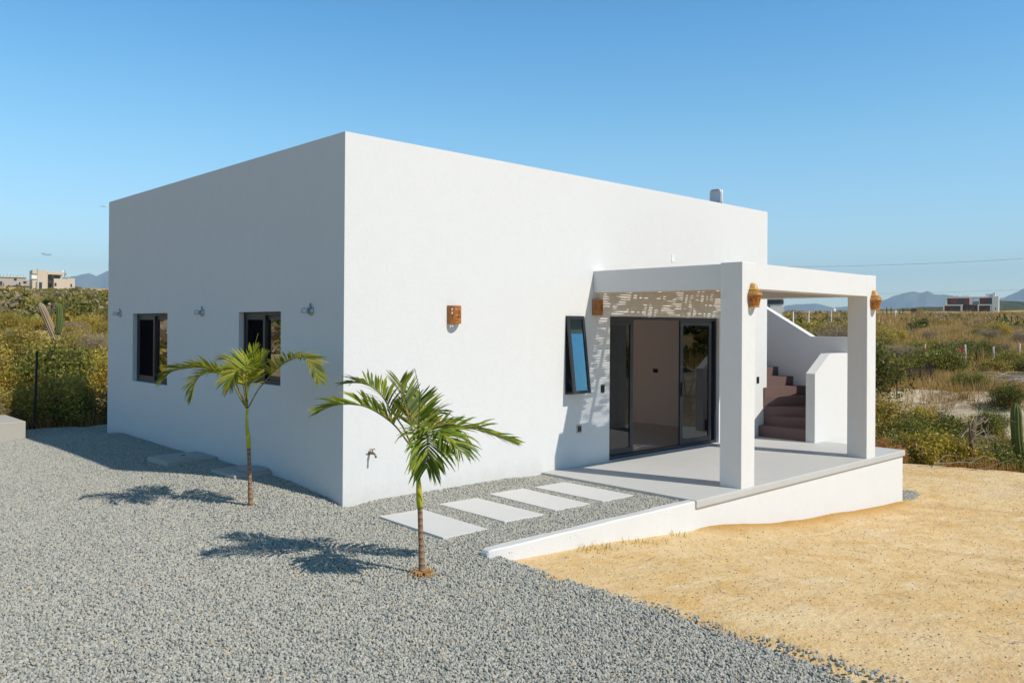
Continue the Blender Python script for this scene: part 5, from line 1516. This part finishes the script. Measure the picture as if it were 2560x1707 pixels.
# shaded tank seen under the pergola
p = W(bearing_px(2085), 150, zat(150, 785, 2085))
o = empty('roof_tank_shelter', p, 'white domed tank on a flat shelter roof seen through the pergola', 'tank', rz=-math.radians(bearing_px(2085)))
bpart('roof', o, 'beige', [(-.95, .95, -.9, .9, .98, 1.1)])
bm = bmesh.new(); lathe(bm, [(.27, 1.101), (.28, 1.4), (.22, 1.58), (.08, 1.66), (.0005, 1.67)], 16); obj_bm('tank', bm, MAT['white_far'], o, True)
for x in (-.8, .8): bpart('leg', o, 'white_far', [(x-.06, x+.06, -.8, -.68, -1.2, .979)])
for u, d, h, lab in ((1982.5, 72, .75, 'short white concrete post low on the rise, beside the stair parapet'), (2021.7, 88, 1.0, 'white concrete post in the middle of the scrubby rise'), (2078, 100, 1.2, 'white concrete post under the domed tank')):
    p = W(bearing_px(u), d); vb = {1982.5: 792, 2021.7: 791, 2078: 792}[u]
    post((p.x, p.y, zat(d, vb, u)), h, .075, MAT['white_far'], lab, group='white concrete posts on the rise', name='concrete_post', n=4, wob=0)
p = W(bearing_px(1890), 160, zat(160, 768, 1930))
o = empty('grey_villa', p, 'charcoal and white villa half hidden behind the white house corner', 'house', rz=-math.radians(bearing_px(1930)))
bpart('wall', o, 'white_far', [(0, 4.9, 0, 6, -1, 2.6), (2.6, 5.05, -.8, 0, -1, .9)]); bpart('upper_storey', o, 'dark_paint', [(-.1, 5.0, -.4, 6.1, 1.25, 2.05), (1.6, 2.5, -.9, -.01, -.2, .95)])
bpart('roof', o, 'white_far', [(-.3, 5.3, -.7, 6.3, 2.61, 2.8)])

# overhead wires
def wire(u0, v0, d0, u1, v1, d1, label):
    a = W(bearing_px(u0), d0, zat(d0, v0, u0)); b = W(bearing_px(u1), d1, zat(d1, v1, u1))
    bm = bmesh.new(); pts = []
    for k in range(25):
        t = k/24; q = a.lerp(b, t); q.z -= .35*4*t*(1-t); pts.append(q)
    tube(bm, pts, .016, 5, False)
    o = obj_bm('overhead_wire', bm, MAT['greyblock']); tag(o, label, 'wire', 'overhead wires on the right')
wire(1850, 658, 95, 2700, 628, 80, 'upper overhead wire crossing the sky above the modern house')
wire(1850, 728, 150, 2700, 709, 130, 'lower overhead wire skimming the distant mountain tops')

# ------------------------------------------------------------------ hills and mountains
def range_mesh(name, prof, r0, r1, mat, amp, seed, n_az=220, n_r=26, base=5):
    az_ = np.linspace(prof[0][0], prof[-1][0], n_az); h = np.interp(az_, [q[0] for q in prof], [q[1] for q in prof])
    rr_ = np.linspace(r0, r1, n_r)
    A, Rr = np.meshgrid(np.radians(az_), rr_)
    Hh = np.repeat(h[None, :], n_r, 0)
    t = (Rr-r0)/(r1-r0)
    shape = np.where(t < .5, sstep(0, .5, t)**.8, 1-sstep(.5, 1, t))
    Xx = CAM.x+Rr*np.sin(A); Yy = CAM.y+Rr*np.cos(A)
    ridge = 1-2*np.abs(fbm(Xx, Yy, 9.0/(r1-r0), seed, 5))
    Zz = base+(Hh-base)*shape*(1-.55*(1-ridge)*(1-np.abs(2*t-1)*0)*np.where(np.abs(t-.5) < .06, .25, 1)) + amp*fbm(Xx, Yy, 22./(r1-r0), seed+9, 4)*shape
    V = np.stack([Xx.ravel(), Yy.ravel(), Zz.ravel()], 1)
    ii = (np.arange(n_r-1)[:, None]*n_az+np.arange(n_az-1)[None, :]).ravel()
    F = np.stack([ii, ii+1, ii+n_az+1, ii+n_az], 1)
    return tag(mesh_np(name, V, F, mat, smooth=True), kind='structure')
def hillmat(name, a, b, c, s):
    t = NT(name); p = t.pos()
    col = t.mix(t.ramp(t.noise(s, 6, .75, p), [(.4, (0, 0, 0)), (.62, (1, 1, 1))]), a, b)
    col = t.mix(t.ramp(t.noise(s*.3, 5, .7, p), [(.58, (0, 0, 0)), (.7, (1, 1, 1))]), col, c)
    return t.done(t.bsdf(col, .95, t.bump(t.noise(s*2, 4, .7, p), .7, 2.0), 0, .1))
MAT['hill'] = hillmat('scrub_hill', (.035, .045, .02), (.08, .085, .035), (.15, .12, .06), .09)
MAT['mountain'] = hillmat('bare_mountain', (.10, .10, .07), (.17, .15, .10), (.22, .18, .13), .004)
def hz(d, v, u): return CAM.z+d*(805.8+.0064*(u-1280)-v)/FPX
def prof(d, L): return [(bearing_px(u), hz(d, v, u)) for u, v in L]
range_mesh('hill', [(56, 13)]+prof(900, [(2130, 776), (2190, 766), (2250, 760), (2302, 754), (2357, 749), (2420, 740), (2482, 731), (2525, 735), (2565, 742)])+[(79, 14), (84, 10)], 640/.885, 1400/.885, MAT['hill'], 3, 4)
range_mesh('hill', [(56, 14)]+prof(2100, [(1900, 770), (2000, 766), (2200, 765), (2300, 758), (2500, 757), (2570, 755)])+[(84, 30)], 1500/.885, 2600/.885, MAT['hill'], 6, 14)
range_mesh('mountain', [(2, 120), (8, 300)]+prof(9000, [(0, 706), (60, 696), (149, 686), (176, 684), (195, 679), (221, 672), (238, 676), (270, 663), (330, 650)])+[(24, 560), (30, 380), (38, 120)], 7600/.885, 10400/.885, MAT['mountain'], 40, 24, 300)
range_mesh('mountain', [(50, 90), (57, 200)]+prof(9000, [(1940, 756), (1990, 748), (2035, 745), (2085, 757), (2140, 752), (2195, 744), (2240, 728), (2277, 716), (2297, 722), (2318, 718), (2335, 724), (2380, 730), (2450, 735), (2505, 735), (2535, 724), (2560, 712), (2620, 700)])+[(80, 420), (88, 100)], 7600/.885, 10400/.885, MAT['mountain'], 40, 34, 340)

# small clouds low in the left sky
t = NT('cloud'); 
tr_ = t.n('ShaderNodeBsdfTransparent'); df = t.n('ShaderNodeBsdfDiffuse'); df.inputs['Color'].default_value = (.9, .88, .88, 1)
lw = t.n('ShaderNodeLayerWeight'); lw.inputs['Blend'].default_value = .35
rp = t.ramp(lw.outputs['Facing'], [(0, (.8, .8, .8)), (.7, (0, 0, 0))])
mx_ = t.n('ShaderNodeMixShader'); t.l(rp, mx_.inputs['Fac']); t.l(tr_.outputs[0], mx_.inputs[1]); t.l(df.outputs[0], mx_.inputs[2])
MAT['cloud'] = t.done(mx_.outputs[0])
def cloud(u, v, d, w):
    p = W(bearing_px(u), d, hz(d, v, u)); bm = bmesh.new(); rn = random.Random(int(u))
    for k in range(9):
        c = Vector((rn.uniform(-.42, .42)*w, rn.uniform(-.15, .15)*w, rn.uniform(-.06, .06)*w))
        g = bmesh.ops.create_icosphere(bm, subdivisions=3, radius=w*rn.uniform(.10, .2))
        for vv in g['verts']:
            vv.co = Vector((vv.co.x*1.5, vv.co.y*1.2, vv.co.z*.55))*(1+.5*noise.noise(vv.co*6/w+c)) + c
    o = obj_bm('cloud', bm, MAT['cloud'], None, True); o.location = p; o.rotation_euler = (0, 0, -math.radians(bearing_px(u))); tag(o, kind='structure')
cloud(112, 626, 16000, 200)
cloud(256, 506, 16000, 130)

# ------------------------------------------------------------------ air
HAZE = 1.2e-4
bm = bmesh.new(); box(bm, -11500, 11500, -11500, 11500, -8, 760)
t = NT('haze_air')
pv = t.n('ShaderNodeVolumePrincipled'); pv.inputs['Color'].default_value = (.58, .80, 1.0, 1); pv.inputs['Density'].default_value = HAZE; pv.inputs['Anisotropy'].default_value = 0.0
t.l(pv.outputs[0], t.out.inputs['Volume'])
hz_o = obj_bm('haze', bm, t.m); tag(hz_o, kind='stuff')

# ------------------------------------------------------------------ light
SUN_TRAVEL = Vector((-.294, 1.0, -1.06)).normalized()
sd = bpy.data.lights.new('sun', 'SUN'); sd.energy = 4.75; sd.angle = math.radians(.5); sd.color = (1.0, .945, .845)
so = bpy.data.objects.new('sun', sd); link(so); so.rotation_euler = SUN_TRAVEL.to_track_quat('-Z', 'Y').to_euler()
w = bpy.data.worlds.new('World'); sc.world = w; w.use_nodes = True
nt = w.node_tree; nt.nodes.clear()
sky = nt.nodes.new('ShaderNodeTexSky'); sky.sky_type = 'NISHITA'; sky.sun_disc = False
sky.sun_elevation = math.asin(-SUN_TRAVEL.z); sky.sun_rotation = math.atan2(-SUN_TRAVEL.x, -SUN_TRAVEL.y)
sky.altitude = 50; sky.air_density = 1.0; sky.dust_density = .1; sky.ozone_density = 1.2
bg = nt.nodes.new('ShaderNodeBackground'); bg.inputs['Strength'].default_value = .13
wo = nt.nodes.new('ShaderNodeOutputWorld')
# clear dry air: pale at the horizon, deep blue and darker towards the zenith
tc = nt.nodes.new('ShaderNodeTexCoord'); sx = nt.nodes.new('ShaderNodeSeparateXYZ'); nt.links.new(tc.outputs['Generated'], sx.inputs[0])
cr = nt.nodes.new('ShaderNodeValToRGB'); nt.links.new(sx.outputs['Z'], cr.inputs['Fac'])
stops = [(0.0, (1.75, 1.20, 1.05)), (.10, (1.45, 1.17, 1.05)), (.22, (1.05, 1.14, 1.06)), (.34, (.64, 1.0, 1.08)), (.50, (.42, .62, .66)), (.75, (.30, .42, .45)), (1.0, (.28, .38, .42))]
while len(cr.color_ramp.elements) < len(stops): cr.color_ramp.elements.new(.5)
for e_, (p_, c_) in zip(cr.color_ramp.elements, stops): e_.position = p_; e_.color = tuple(v*.5 for v in c_)+(1,)
tint = nt.nodes.new('ShaderNodeMix'); tint.data_type = 'RGBA'; tint.blend_type = 'MULTIPLY'; tint.inputs[0].default_value = 1.0
tint.inputs[7].default_value = (.74*2, 1.13*2, 1.31*2, 1)
t2 = nt.nodes.new('ShaderNodeMix'); t2.data_type = 'RGBA'; t2.blend_type = 'MULTIPLY'; t2.inputs[0].default_value = 1.0
nt.links.new(sky.outputs[0], tint.inputs[6]); nt.links.new(tint.outputs[2], t2.inputs[6]); nt.links.new(cr.outputs['Color'], t2.inputs[7])
nt.links.new(t2.outputs[2], bg.inputs[0]); nt.links.new(bg.outputs[0], wo.inputs[0])

sc.view_settings.view_transform = 'Standard'; sc.view_settings.look = 'None'
sc.view_settings.exposure = 0.06; sc.view_settings.gamma = 1.0
sc.render.engine = 'CYCLES'
cy = sc.cycles
cy.use_denoising = True
try: cy.denoiser = 'OPENIMAGEDENOISE'; cy.denoising_input_passes = 'RGB_ALBEDO_NORMAL'; cy.denoising_prefilter = 'ACCURATE'
except Exception: pass
cy.max_bounces = 8; cy.diffuse_bounces = 6; cy.glossy_bounces = 4; cy.transmission_bounces = 6; cy.transparent_max_bounces = 16; cy.volume_bounces = 0
cy.use_adaptive_sampling = True; cy.adaptive_threshold = .01
cy.caustics_reflective = False; cy.caustics_refractive = False
